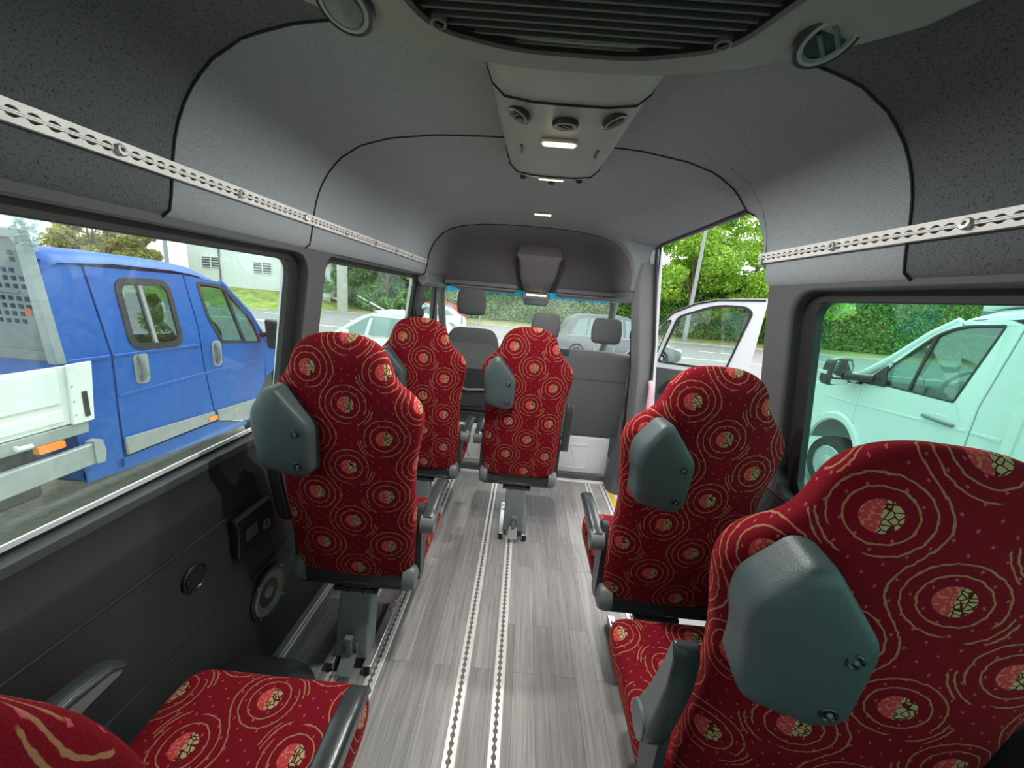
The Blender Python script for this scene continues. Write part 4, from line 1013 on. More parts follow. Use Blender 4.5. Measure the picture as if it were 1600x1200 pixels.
tree(-37.5, 24.5, 6.6, 2.6, 'loose green tree behind the grey headboard of the truck', M['tree'], 1800, 18, low=.3)
tree(-42.0, 20.5, 8.0, 3.0, 'sparse green tree at the far left above the grey headboard', M['tree'], 2200, 22, low=.3)

# posts
cp = thing('concrete_post', 'thick pale concrete post on the verge in the front left window', 'post', (-13.2, 28.0, GZ))
mb = MB(); mb.cyl((-13.2, 28, GZ + .02), (-13.2, 28, 5.5), .36, .34, 28); build(mb, 'shaft', M['concrete'], cp)
mb = MB(); mb.cyl((-13.2, 28, 5.5), (-13.2, 28, 5.7), .42, .42, 28); mb.cyl((-13.2, 28, GZ+.02), (-13.2, 28, GZ + .10), .40, .40, 28); build(mb, 'collar', M['concrete'], cp)
bo = thing('slanting_pole', 'slanting white pole beyond the white car', 'pole', (-7.4, 22.0, GZ))  # slanting white bar, modelled as a pole on a base
mb = MB(); mb.tube([(-9.5, 22, .75), (-8.85, 22, .46)], .022, 10); build(mb, 'tip', M['white'], bo)
mb = MB(); mb.tube([(-8.85, 22, .46), (-7.1, 22, -.30)], .042, 10); build(mb, 'arm', M['white'], bo)
mb = MB(); mb.box(-7.25, -6.95, 21.85, 22.15, GZ, .0); build(mb, 'base', M['galv'], bo, bevel=.02)
mb = MB(); mb.tube([(-8.92, 22, .49), (-8.82, 22, .45)], .06, 10); build(mb, 'sleeve', M['rubber'], bo)
sl = thing('street_lamp', 'tall grey street lamp pole among the trees in the door opening', 'street lamp', (9.95, 24.0, GZ))
mb = MB(); mb.tube([(9.97, 27.4, GZ + .04), (9.97, 27.4, 1.0), (9.97 + .05, 27.4, 4.0), (9.97 + .1, 27.4, 9.5)], [.16, .13, .11, .08], 14)
for i in range(len(mb.v)): mb.v[i] = Vector((mb.v[i].x*1.135, mb.v[i].y, mb.v[i].z))
build(mb, 'pole', M['galv_l'], sl)
mb = MB(); mb.tube([(11.43, 27.4, 9.5), (11.2, 26.6, 9.9), (11.1, 25.8, 9.9)], [.05, .05, .05], 10); build(mb, 'arm', M['galv_l'], sl)
mb = MB(); mb.box(10.98, 11.22, 25.1, 25.9, 9.82, 9.98); build(mb, 'lamp_head', M['galv'], sl, bevel=.03)
p2 = thing('lamp_pole', 'thin grey pole in front of the white building', 'pole', (-22.25, 24, GZ))
mb = MB(); mb.tube([(-22.25, 24, GZ), (-22.22, 24, 6.0)], [.13, .09], 12); build(mb, 'shaft', M['galv_l'], p2)
mb = MB(); mb.cyl((-22.25, 24, GZ), (-22.25, 24, GZ + .5), .17, .16, 12); build(mb, 'base', M['galv'], p2)

# building
bd = thing('white_building', 'white rendered building with barred windows behind the trees', 'building', (-24, 34, GZ))
mb = MB(); mb.box(-27.0, -15.6, 31.0, 40, .1, 9); build(mb, 'walls', M['wall_w'], bd)
mb = MB(); mb.box(-27.05, -15.55, 30.9, 31.0, GZ, .12); build(mb, 'plinth', M['concrete'], bd)
mb = MB(); mb.box(-27.2, -15.4, 30.8, 40.2, 9, 9.3); build(mb, 'roof_edge', M['galv'], bd)
mb = MB(); mb.tube([(-24.4, 30.93, .1), (-24.4, 30.93, 9)], .06, 8); build(mb, 'downpipe', M['galv'], bd)
for x0, z0 in ((-21.75, 1.45), (-25.9, 1.55), (-25.9, 4.0), (-21.75, 4.3), (-18.2, 4.3)):
    f = MB(); f.plate([rrect(x0, z0, x0 + 1.55, z0 + .95, .01), rrect(x0+.06, z0+.06, x0+.74, z0+.89, .01), rrect(x0+.81, z0+.06, x0+1.49, z0+.89, .01)], lambda u, v, w: (u, 31 - w, v), 0, .07); w = build(f, 'window', M['wall_w'], bd)
    f = MB(); f.box(x0+.05, x0+1.5, 30.985, 30.995, z0+.05, z0+.9); build(f, 'pane', M['pane_dark'], w)
    f = MB()
    for k in range(4): f.box(x0+.06, x0+1.49, 30.945, 30.965, z0 + .14 + k*.2, z0 + .19 + k*.2)
    build(f, 'bars', M['wall_w'], w)

def wheel(parent, c, r, w, side, name='wheel'):
    """axis along x, outer face on side"""
    c = Vector(c); ax = Vector((side, 0, 0)) if not isinstance(side, Vector) else side
    mb = MB(); mb.lathe(c, ax, [(r*.62, -w), (r*.93, -w), (r, -w*.8), (r, -w*.15), (r*.95, 0), (r*.64, .0), (r*.62, -.02)], 40); t = build(mb, name, M['tyre'], parent)
    mb = MB(); mb.lathe(c, ax, [(r*.64, .0), (r*.60, .008), (r*.55, -.03), (r*.34, -.012), (r*.30, .02), (r*.2, .035), (0, .035)], 40); rm = build(mb, 'rim', M['rim'], t)
    a = ax.orthogonal().normalized(); b = ax.cross(a); mb = MB()
    for k in range(10):
        q = 2*pi*k/10; mb.lathe(c + (a*cos(q) + b*sin(q))*r*.46 - ax*.014, ax, [(r*.062, -.004), (r*.062, .002), (0, .003)], 10)
    build(mb, 'rim_hole', M['grip_hole'], rm); return t

# ---- blue double cab truck, parallel to the van on the left
tk = thing('flatbed_truck', 'blue double cab flatbed truck with white dropsides parked at the left', 'truck', (-4.1, 2.5, GZ))
TX = -3.1
def tb(z): return .0 if z < .74 else .12*((z-.74)/.7)**1.4      # tumblehome
def fT(u, v, w): return (TX - tb(v) + w, u, v)
def fTf(u, v, w): return (TX - 1.98 + tb(v) - w, u, v)
w1 = rpoly([(2.93, .775), (3.42, .745), (3.43, 1.335), (2.95, 1.335)], .12, 8); w2_ = rpoly([(3.86, .725), (4.47, .66), (4.37, .93), (4.06, 1.31), (3.72, 1.335), (3.74, 1.0)], [.04, .05, .03, .10, .06, .06])
rearq = [(2.50, -.14), (2.775, -.155), (2.775, .25), (2.79, .75), (2.775, 1.40), (2.55, 1.43), (2.50, 1.30)]
rdoor = [(2.787, -.05), (3.705, -.065), (3.70, -.0), (3.62, .5), (3.61, .9), (3.60, 1.385), (2.787, 1.40), (2.80, .75), (2.787, .25)]
fdoor = [(3.722, -.065), (4.14, -.20), (4.36, .05), (4.50, .22), (4.56, .62), (4.36, 1.0), (4.10, 1.325), (3.612, 1.385), (3.624, .9), (3.634, .5), (3.715, 0)]
fend = [(4.155, -.21), (4.20, -.21), (4.40, .18), (4.75, .32), (5.10, .20), (5.2, -.2), (5.5, -.2), (5.45, .3), (5.15, .55), (4.575, .66), (4.52, .22), (4.375, .03)]
sill = [(2.50, -.16), (4.15, -.26), (4.15, -.215), (3.72, -.08), (2.50, -.07)]
def side(fn):
    n = 'side_panel' 
    def fw(u, v, w): return fn(u, v, w)
    mb = MB()
    for l in (rearq, fend, sill): mb.plate([l], fw, -.03, 0)
    build(mb, n, M['blue'], tk, bevel=.012, smooth=30)
    mb = MB(); mb.plate([rdoor, w1], fw, -.03, .004); d = build(mb, 'rear_door', M['blue'], tk, bevel=.008, smooth=30)
    mb = MB(); mb.plate([w1], fw, -.022, -.016); build(mb, 'pane', M['glass_car'], d, smooth=0)
    mb = MB(); mb.plate([w1, inset(w1, .055)], fw, -.004, .012); build(mb, 'window_frame', M['rubber'], d, bevel=.005)
    mb = MB(); mb.plate([[(3.155, .79), (3.185, .79), (3.175, 1.32), (3.145, 1.32)]], fw, -.016, .006); mb.plate([[(2.98, .80), (3.38, .775), (3.38, .79), (2.98, .815)]], fw, -.016, .002); build(mb, 'window_bar', M['mould'], d)
    mb = MB(); mb.plate([fdoor, w2_], fw, -.03, .004); d2_ = build(mb, 'front_door', M['blue'], tk, bevel=.008, smooth=30)
    mb = MB(); mb.plate([w2_], fw, -.022, -.016); build(mb, 'pane', M['glass_car'], d2_, smooth=0)
    mb = MB(); mb.plate([w2_, inset(w2_, .035)], fw, -.004, .010); build(mb, 'window_frame', M['rubber'], d2_, bevel=.004)
    mb = MB(); mb.plate([[(4.19, .69), (4.225, .688), (4.075, 1.30), (4.04, 1.305)]], fw, -.016, .008); build(mb, 'window_bar', M['rubber'], d2_)
    for y, z, dd in ((3.0, .62, d), (3.79, .63, d2_)):
        mb = MB(); mb.plate([rrect(y-.055, z-.13, y+.065, z+.13, .045)], fw, .003, .010); h = build(mb, 'handle', M['mould'], dd, bevel=.003)
        mb = MB(); mb.tube([fn(y-.01, z+.105, .008), fn(y-.01, z+.05, .035), fn(y-.01, z-.05, .04), fn(y+.0, z-.10, .010)], .018, 8); mb.tube([fn(y+.025, z-.055, .008), fn(y+.025, z-.055, .016)], .03, 12); build(mb, 'grip', M['arm'], h)
    mb = MB(); mb.plate([[(2.79, .09), (3.69, .04), (3.69, -.055), (2.79, -.055)]], fw, .0, .022); build(mb, 'side_moulding', M['mould'], d, bevel=.01)
    mb = MB(); mb.plate([[(3.73, .04), (4.36, .01), (4.15, -.20), (3.73, -.075)]], fw, .0, .022); mm = build(mb, 'side_moulding', M['mould'], d2_, bevel=.01)
    mb = MB(); mb.plate([rrect(3.60, -.045, 3.70, .0, .01)], fw, .02, .034); build(mb, 'indicator', M['orange'], d2_, bevel=.004)
    for ya, yb, z0, z1 in ((2.5, 2.776, .755, .75), (2.80, 3.60, .75, .74)):
        mb = MB(); mb.plate([[(ya, z0-.012), (yb, z1-.012), (yb, z1+.012), (ya, z0+.012)]], fw, .0, .012); build(mb, 'belt_line', M['blue'], tk, bevel=.005)
    mb = MB(); mb.plate([[(2.80, .42), (3.62, .44), (4.5, .45), (4.5, .47), (3.62, .465), (2.80, .445)]], fw, .0, .009); build(mb, 'crease', M['blue'], tk, bevel=.004)
    m = MB(); m.rings([[fn(y, z, w) for z, w in ((.60, .10), (.60, .30), (.93, .30), (.95, .10))] for y in (4.42, 4.56)], True, True, True); mi = build(m, 'mirror', M['black'], tk, bevel=.03, seg=3)
    m = MB(); m.tube([fn(4.48, .75, 0), fn(4.48, .78, .14)], .03, 8); build(m, 'mirror_arm', M['black'], mi)
side(fT); side(fTf)
rp = [(2.50, 1.36), (2.53, 1.44), (2.62, 1.495), (3.0, 1.515), (3.5, 1.50), (3.75, 1.47), (3.95, 1.40), (4.12, 1.27)]
mb = MB()
def roofx(v, k): return tb(v) + .0
rr_ = []
for t, dz in ((0, -.085), (.012, -.045), (.05, -.012), (.15, 0), (.5, .012), (.85, 0), (.95, -.012), (.988, -.045), (1, -.085)):
    rr_.append([(lerp(TX - .095, TX - 1.98 + .095, t), y, z + dz*(1 if y < 4.0 else .6)) for y, z in rp])
mb.rings(rr_, closed=False); build(mb, 'roof', M['blue'], tk, smooth=50)
mb = MB(); mb.rings([[(TX - .09, 4.12, 1.25), (TX - .99, 4.14, 1.275), (TX - 1.89, 4.12, 1.25)], [(TX - .02, 4.60, .63), (TX - .99, 4.66, .63), (TX - 1.96, 4.60, .63)]], closed=False); build(mb, 'windscreen', M['glass_car'], tk, smooth=0)
for fn in (fT, fTf):
    mb = MB(); mb.tube([fn(4.05, 1.33, -.02), fn(4.36, 1.0, -.02), fn(4.60, .64, -.03)], [.035, .035, .04], 8); build(mb, 'pillar', M['blue'], tk)
mb = MB(); mb.rings([[(TX - t, y, z) for y, z in ((4.58, .62), (5.1, .50), (5.42, .30), (5.46, -.2))] for t in (.04, .4, 1.0, 1.6, 1.94)], closed=False); build(mb, 'bonnet', M['blue'], tk, smooth=50)
mb = MB(); mb.plate([[(TX - .03, -.14), (TX - 1.95, -.14), (TX - 1.95, 1.38), (TX - .12, 1.40)], rrect(TX - 1.7, .8, TX - .35, 1.25, .08)], lambda u, v, w: (u, 2.50 + w, v), 0, .03); build(mb, 'cab_rear_wall', M['blue'], tk)
mb = MB(); mb.box(TX - 1.93, TX - .05, 2.52, 4.9, -.18, -.12); mb.box(TX - 1.9, TX - .06, 4.25, 4.75, -.12, .60); build(mb, 'cab_floor', M['black'], tk, bevel=.04)
for x, y in ((TX - .42, 2.75), (TX - .98, 2.75), (TX - 1.54, 2.75), (TX - .45, 3.62), (TX - 1.5, 3.62)):
    mb = MB(); mb.rings([[(x + w*math.copysign(abs(cos(a))**.5, cos(a)), y + .09*math.copysign(abs(sin(a))**.7, sin(a)) - (z-.3)*.1, z) for a in [2*pi*i/20 for i in range(20)]] for z, w in ((.1, .24), (.5, .25), (.78, .23), (.88, .17), (.93, .11), (1.0, .13), (1.13, .13), (1.19, .09))], True, True, True); s_ = build(mb, 'cab_seat', M['charcoal'], tk)
mb = MB()
for k in range(24):
    a, b = 2*pi*k/24, 2*pi*(k+1)/24
mb.tube([(TX - .45 + .19*cos(2*pi*k/24), 4.18 + .07*sin(2*pi*k/24), .72 + .17*sin(2*pi*k/24)) for k in range(25)], .016, 8, False); build(mb, 'steering_wheel', M['black'], tk)
# flatbed
fB = lambda u, v, w: (TX + .05 + w, u*.968, 1.45 + (v-1.45)*.968)
mb = MB(); mb.plate([[(-1.2, .30), (2.62, .30), (2.665, .712), (-1.2, .72)]], fB, -.03, 0); ds_ = build(mb, 'dropside', M['bed_white'], tk, bevel=.008)
for z0, z1, w in ((.46, .70, .014), (.33, .415, .014)):
    mb = MB(); mb.plate([[(-1.2, z0), (2.46, z0), (2.46, z1), (-1.2, z1)]], fB, -.004, w); build(mb, 'rib', M['bed_white'], ds_, bevel=.012, seg=3)
mb = MB(); mb.plate([[(2.50, .292), (2.635, .292), (2.675, .728), (2.52, .724)]], fB, -.0, .022); po = build(mb, 'corner_post', M['bed_white'], tk, bevel=.005)
mb = MB(); mb.plate([rrect(2.578, .33, 2.612, .52, .006)], fB, .018, .026); build(mb, 'latch_slot', M['black'], po)
for z in (.36, .46, .57): 
    mb = MB(); mb.lathe(fB(2.525, z, .022), (1, 0, 0), [(.008, 0), (.006, .004), (0, .005)], 10); build(mb, 'rivet', M['zinc'], po)
mb = MB(); mb.plate([[(-1.2, .19), (2.60, .205), (2.61, .292), (-1.2, .29)]], fB, -.03, .006); build(mb, 'side_beam', M['galv_l'], tk, bevel=.006)
mb = MB(); mb.tube([fB(2.18, .245, .0), fB(2.18, .245, .05)], .012, 8); mb.tube([fB(2.15, .25, .05), fB(2.23, .245, .05)], .014, 8); build(mb, 'hinge_pin', M['bed_white'], tk)
mb = MB(); mb.plate([[(-1.2, .08), (2.585, .115), (2.63, .13), (2.645, .03), (2.63, -.045), (2.58, -.045), (-1.2, -.10)]], fB, -.02, .03); gb = build(mb, 'side_guard', M['galv_l'], tk, bevel=.01)
mb = MB(); mb.plate([rpoly([(2.59, .13), (2.65, .135), (2.665, .04), (2.65, -.05), (2.59, -.045)], .015)], fB, -.03, .04); build(mb, 'end_piece', M['galv_l'], gb, bevel=.006)
mb = MB(); mb.plate([rrect(2.28, .155, 2.43, .205, .01)], fB, -.02, .025); ol = build(mb, 'marker_lamp', M['orange'], tk, bevel=.006)
mb = MB(); mb.box(TX - .2, TX - .06, 2.30, 2.38, .19, .24); build(mb, 'lamp_bracket', M['galv'], tk)
mb = MB(); mb.box(TX - 1.95, TX - .06, -1.2, 2.55, .29, .33); build(mb, 'bed_floor', M['galv'], tk)
mb = MB(); mb.box(TX - 1.6, TX - .35, -1.2, 2.5, -.30, .19); build(mb, 'chassis', M['black'], tk, bevel=.03)
mb = MB(); mb.box(TX - 1.97, TX - 1.94, -1.2, 2.6, .30, .72); build(mb, 'far_dropside', M['bed_white'], tk)
# headboard with punched holes
def fH(u, v, w): return (u, 2.50 + w + .0*v, v)
holes = []
for r_ in range(7):
    for c_ in range(12):
        x = TX - .16 - c_*.055 - (.0 if r_ in (1, 2, 3, 4) else .055); z = 1.34 - r_*.05 - (.03 if r_ > 2 else 0)
        if not (r_ == 3 and 4 < c_ < 7): holes.append(rrect(x - .018, z - .015, x + .018, z + .015, .003, 1))
outl = [(TX - .055, .74), (TX - 1.93, .74), (TX - 1.93, 1.53), (TX - .16, 1.53), (TX - .055, 1.49)][::1]
def fHs(u, v, w): return (u + 0*v, 2.505 - .055*(v-.74) + w, v)
mb = MB(); mb.plate([[(TX - .08, .74), (TX - 1.9, .74), (TX - 1.9, 1.56), (TX - .10, 1.56)]] + holes, fHs, -.012, .0); hb = build(mb, 'headboard', M['galv'], tk, smooth=0)
mb = MB(); mb.plate([[(TX - .04, .73), (TX - .105, .73), (TX - .125, 1.54), (TX - 1.9, 1.56), (TX - 1.9, 1.61), (TX - .085, 1.60)]], fHs, -.035, .03); build(mb, 'frame', M['galv_l'], hb, bevel=.008)
mb = MB(); mb.plate([[(TX - .1, .75), (TX - 1.9, .75), (TX - 1.9, .83), (TX - .1, .815)]], fHs, -.03, -.008); mb.plate([[(TX - .2, 1.195), (TX - 1.9, 1.195), (TX - 1.9, 1.21), (TX - .2, 1.21)]], fHs, -.022, -.008); build(mb, 'cross_rib', M['galv'], hb, bevel=.004)
mb = MB(); mb.plate([rrect(TX - .195, 1.05, TX - .15, 1.105, .012)], fHs, -.0145, -.0115); mb.plate([rrect(TX - .56, 1.13, TX - .50, 1.165, .012)], fHs, -.0145, -.0115); build(mb, 'rust_spot', M['rust'], hb)
mb = MB(); mb.plate([rrect(TX - .215, 1.435, TX - .18, 1.465, .004)], fHs, -.0145, -.0115); mb.plate([rrect(TX - .205, 1.395, TX - .175, 1.425, .004)], fHs, -.0145, -.0115); build(mb, 'slot', M['black'], hb)
mb = MB(); random.seed(3)
for k in range(9):
    z = 1.46 + k*.034; mb.rings([[(TX - .07 - .02*cos(a)*1.2 + random.uniform(-.012, .012) - .02, 2.47 + .05*sin(a) + random.uniform(-.015, .015), z + random.uniform(-.01, .05)) for a in [2*pi*i/12 for i in range(12)]], [(TX - .085 - .06*cos(a) + random.uniform(-.02, .02), 2.465 + .055*sin(a), z + .045 + random.uniform(-.02, .02)) for a in [2*pi*i/12 for i in range(12)]]])
build(mb, 'plastic_wrap', M['tape'], hb, smooth=0)
for y in (4.75, .3):
    for sd, x in ((1, TX - .03), (-1, TX - 1.95)): wheel(tk, (x, y, GZ + .345), .345, .22, sd)

# ---- white box van on the right
wv = thing('white_box_van', 'white box van with black mirror parked at the right', 'van', (5.0, 3.0, GZ))
VX = 4.1
def vt(z): return 0 if z < .82 else .13*((z-.82)/.8)**1.3
def fV(u, v, w): return (VX + vt(v) - w, u, v)
def fVf(u, v, w): return (VX + 2.0 - vt(v) + w, u, v)
vw = rpoly([(3.64, .825), (4.47, .83), (4.36, 1.08), (4.08, 1.44), (3.90, 1.545), (3.545, 1.575)], [.02, .04, .05, .12, .10, .03])
vdoor = [(3.45, .0), (3.45, .52), (3.45, .85), (3.425, 1.575), (3.56, 1.625), (3.92, 1.585), (4.13, 1.46), (4.42, 1.08), (4.63, .80), (4.63, .34), (4.45, .10), (4.40, 0)]
vrear = [(3.18, -.2), (3.44, -.2), (3.44, .85), (3.415, 1.56), (3.40, 1.72), (3.18, 1.72)]
vfend = [(4.64, .78), (4.64, .34), (4.50, .14), (4.56, .17), (4.70, .28), (4.86, .30), (5.02, .25), (5.15, .12), (5.22, -.1), (5.75, -.1), (5.78, .35), (5.55, .58), (5.20, .72)]
def vside(fn):
    mb = MB(); mb.plate([vrear], fn, -.03, 0); mb.plate([vfend], fn, -.03, .0); mb.plate([[(3.2, -.30), (4.36, -.30), (4.40, -.01), (3.2, -.01)]], fn, -.03, 0); build(mb, 'side_panel', M['van_white'], wv, bevel=.010)
    mb = MB(); mb.plate([vdoor, vw], fn, -.03, .003); d = build(mb, 'cab_door', M['van_white'], wv, bevel=.008)
    mb = MB(); mb.plate([vw], fn, -.02, -.014); build(mb, 'pane', M['glass_car'], d, smooth=0)
    mb = MB(); mb.plate([vw, inset(vw, .022)], fn, -.006, .006); mb.plate([[(4.075, .84), (4.10, .84), (4.085, 1.42), (4.055, 1.44)]], fn, -.013, .004); build(mb, 'window_frame', M['rubber'], d, bevel=.003)
    mb = MB(); mb.plate([[(3.47, .595), (4.62, .535), (4.62, .555), (3.47, .62)]], fn, .0, .010); mb.plate([[(4.65, .53), (5.15, .52), (5.15, .54), (4.65, .55)]], fn, 0, .008); mb.plate([[(3.2, .61), (3.43, .598), (3.43, .622), (3.2, .632)]], fn, 0, .008); build(mb, 'crease', M['van_white'], wv, bevel=.004)
    mb = MB(); mb.plate([rpoly([(3.60, .60), (3.84, .60), (3.80, .69), (3.64, .69)], .03)], fn, .002, .008); h = build(mb, 'handle', M['van_white'], d, bevel=.003)
    mb = MB(); mb.tube([fn(3.86, .64, .012), fn(3.82, .64, .035), fn(3.62, .625, .035), fn(3.57, .62, .012)], .016, 10); build(mb, 'grip', M['arm'], h)
    mb = MB(); mb.rings([[fn(4.50 + .42*cos(a)*r_ + .33, -.33 + .60*sin(a)*r_, w) for a in [pi*k/18 for k in range(19)]] for r_, w in ((1.0, .003), (1.03, .03), (1.14, .035), (1.18, .003))], closed=False); build(mb, 'wheel_arch', M['van_white'], wv)
    mb = MB(); mb.plate([[(4.33, .82), (4.62, .80), (4.40, 1.06)]], fn, .0, .03); m0 = build(mb, 'mirror_mount', M['black'], d, bevel=.01)
    mb = MB(); mb.tube([fn(4.50, .88, .02), fn(4.70, .86, .18)], .045, 10); build(mb, 'mirror_arm', M['black'], m0)
    mb = MB(); mb.rings([[fn(y, z, w) for w, z in ((.10, .74), (.34, .72), (.37, .80), (.36, 1.02), (.30, 1.07), (.14, 1.07), (.09, .98))] for y in (4.70, 4.86)], True, True, True); mi = build(mb, 'mirror', M['black'], wv, bevel=.035, seg=3)
    mb = MB(); mb.plate([rrect(.125, .83, .335, 1.04, .04)], lambda u, v, w: fn(4.70 - w, v, u), 0, .006); mb.plate([rrect(.13, .745, .33, .81, .02)], lambda u, v, w: fn(4.70 - w, v, u), 0, .006); build(mb, 'mirror_glass', M['mirror'], mi)
    mb = MB(); mb.box(*sorted([fn(4.72, .9, .365)[0], fn(4.72, .9, .385)[0]]), 4.74, 4.84, .86, .90); build(mb, 'indicator', M['lens'], mi)
    return d
vside(fV); vside(fVf)
rpv = [(3.18, 1.74), (3.45, 1.75), (3.71, 1.715), (3.95, 1.625), (4.14, 1.45)]
mb = MB(); mb.rings([[(lerp(VX + .125, VX + 1.875, t), y, z + dz) for y, z in rpv] for t, dz in ((0, -.12), (.01, -.06), (.06, -.01), (.2, .02), (.5, .035), (.8, .02), (.94, -.01), (.99, -.06), (1, -.12))], closed=False); build(mb, 'cab_roof', M['van_white'], wv, smooth=50)
mb = MB(); mb.rings([[(VX + .13, 4.14, 1.43), (VX + 1.0, 4.18, 1.47), (VX + 1.87, 4.14, 1.43)], [(VX + .04, 4.80, .82), (VX + 1.0, 4.90, .80), (VX + 1.96, 4.80, .82)]], closed=False); build(mb, 'windscreen', M['glass_car'], wv, smooth=0)
for fn in (fV, fVf):
    mb = MB(); mb.tube([fn(3.95, 1.59, -.03), fn(4.14, 1.44, -.02), fn(4.42, 1.14, -.015), fn(4.80, .80, -.02)], [.04, .038, .035, .05], 10); build(mb, 'pillar', M['van_white'], wv)
    mb = MB(); mb.tube([fn(3.44, 1.645, -.01), fn(3.82, 1.60, -.01), fn(4.10, 1.475, -.005), fn(4.40, 1.15, .0)], .008, 6); build(mb, 'drip_seal', M['galv'], wv)
mb = MB(); mb.rings([[(VX + t, y, z) for y, z in ((4.80, .82), (5.2, .70), (5.60, .55), (5.78, .35), (5.80, -.25))] for t in (.02, .4, 1.0, 1.6, 1.98)], closed=False); build(mb, 'bonnet', M['van_white'], wv, smooth=50)
mb = MB(); mb.box(VX + .05, VX + 1.95, 3.2, 4.9, -.25, -.18); mb.box(VX + .06, VX + 1.94, 3.16, 3.2, -.2, 1.7); mb.rings([[(x, y, z) for y, z in ((4.30, .3), (4.26, .76), (4.34, .88), (4.6, .90), (4.85, .80), (4.85, .3))] for x in (VX + .07, VX + 1.93)], True, True, True); build(mb, 'cab_inside', M['trim2'], wv, bevel=.02)
mb = MB()
for k in range(4): mb.box(VX + 1.2, VX + 1.4, 4.255, 4.262, .70 + k*.025, .712 + k*.025)
build(mb, 'dash_vent', M['black'], wv)
sc_ = Vector((VX + .52, 4.08, .93)); e1 = Vector((1, 0, 0)); e2 = Vector((0, -.45, .89)).normalized()
mb = MB(); mb.tube([sc_ + (e1*cos(2*pi*k/32) + e2*sin(2*pi*k/32))*.19 for k in range(33)], .017, 10, False); sw = build(mb, 'steering_wheel', M['arm'], wv)
mb = MB(); mb.tube([sc_ - e1*.17, sc_ + e1*.17], .016, 8); mb.tube([sc_, sc_ - e2*.17], .02, 8); mb.lathe(sc_, e1.cross(e2), [(.06, -.03), (.06, .01), (.045, .02), (0, .022)], 24); build(mb, 'hub', M['arm'], sw)
for x in (VX + .52, VX + 1.45):
    mb = MB(); mb.rings([[(x + w*math.copysign(abs(cos(a))**.5, cos(a)), 3.42 + .09*math.copysign(abs(sin(a))**.7, sin(a)) - (z-.3)*.12, z) for a in [2*pi*i/20 for i in range(20)]] for z, w in ((.1, .24), (.5, .26), (.90, .24), (1.0, .18), (1.04, .12), (1.1, .14), (1.26, .13), (1.31, .09))], True, True, True); build(mb, 'cab_seat', M['charcoal'], wv)
mb = MB(); mb.rings([[(VX - .02, y, -.1), (VX + 2.08, y, -.1), (VX + 2.08, y, 2.5), (VX - .02, y, 2.5)] for y in (-1.6, 3.17)], True, True, True); bx = build(mb, 'box_body', M['van_white'], wv, bevel=.02)
mb = MB()
for yy in (3.17, ): mb.box(VX - .035, VX - .018, yy - .075, yy + .004, -.1, 2.5)
build(mb, 'corner_trim', M['bed_white'], bx, bevel=.006)
mb = MB(); mb.rings([[(VX + .2, y, z0), (VX + 1.8, y, z0), (VX + 1.8, y, z1), (VX + .2, y, z1)] for y, z0, z1 in ((3.2, 1.76, 2.3), (3.62, 1.74, 2.1), (3.86, 1.69, 1.80))], True, True, True); build(mb, 'wind_deflector', M['bed_white'], wv, bevel=.02)
mb = MB(); mb.box(VX + .35, VX + .9, 3.86, 4.0, 1.645, 1.72); build(mb, 'roof_lamp', M['arm'], wv, bevel=.02)
for sd, x in ((-1, VX + .01), (1, VX + 1.99)):
    for y in (4.83, .3): wheel(wv, (x, y, GZ + .36), .36, .24, sd)

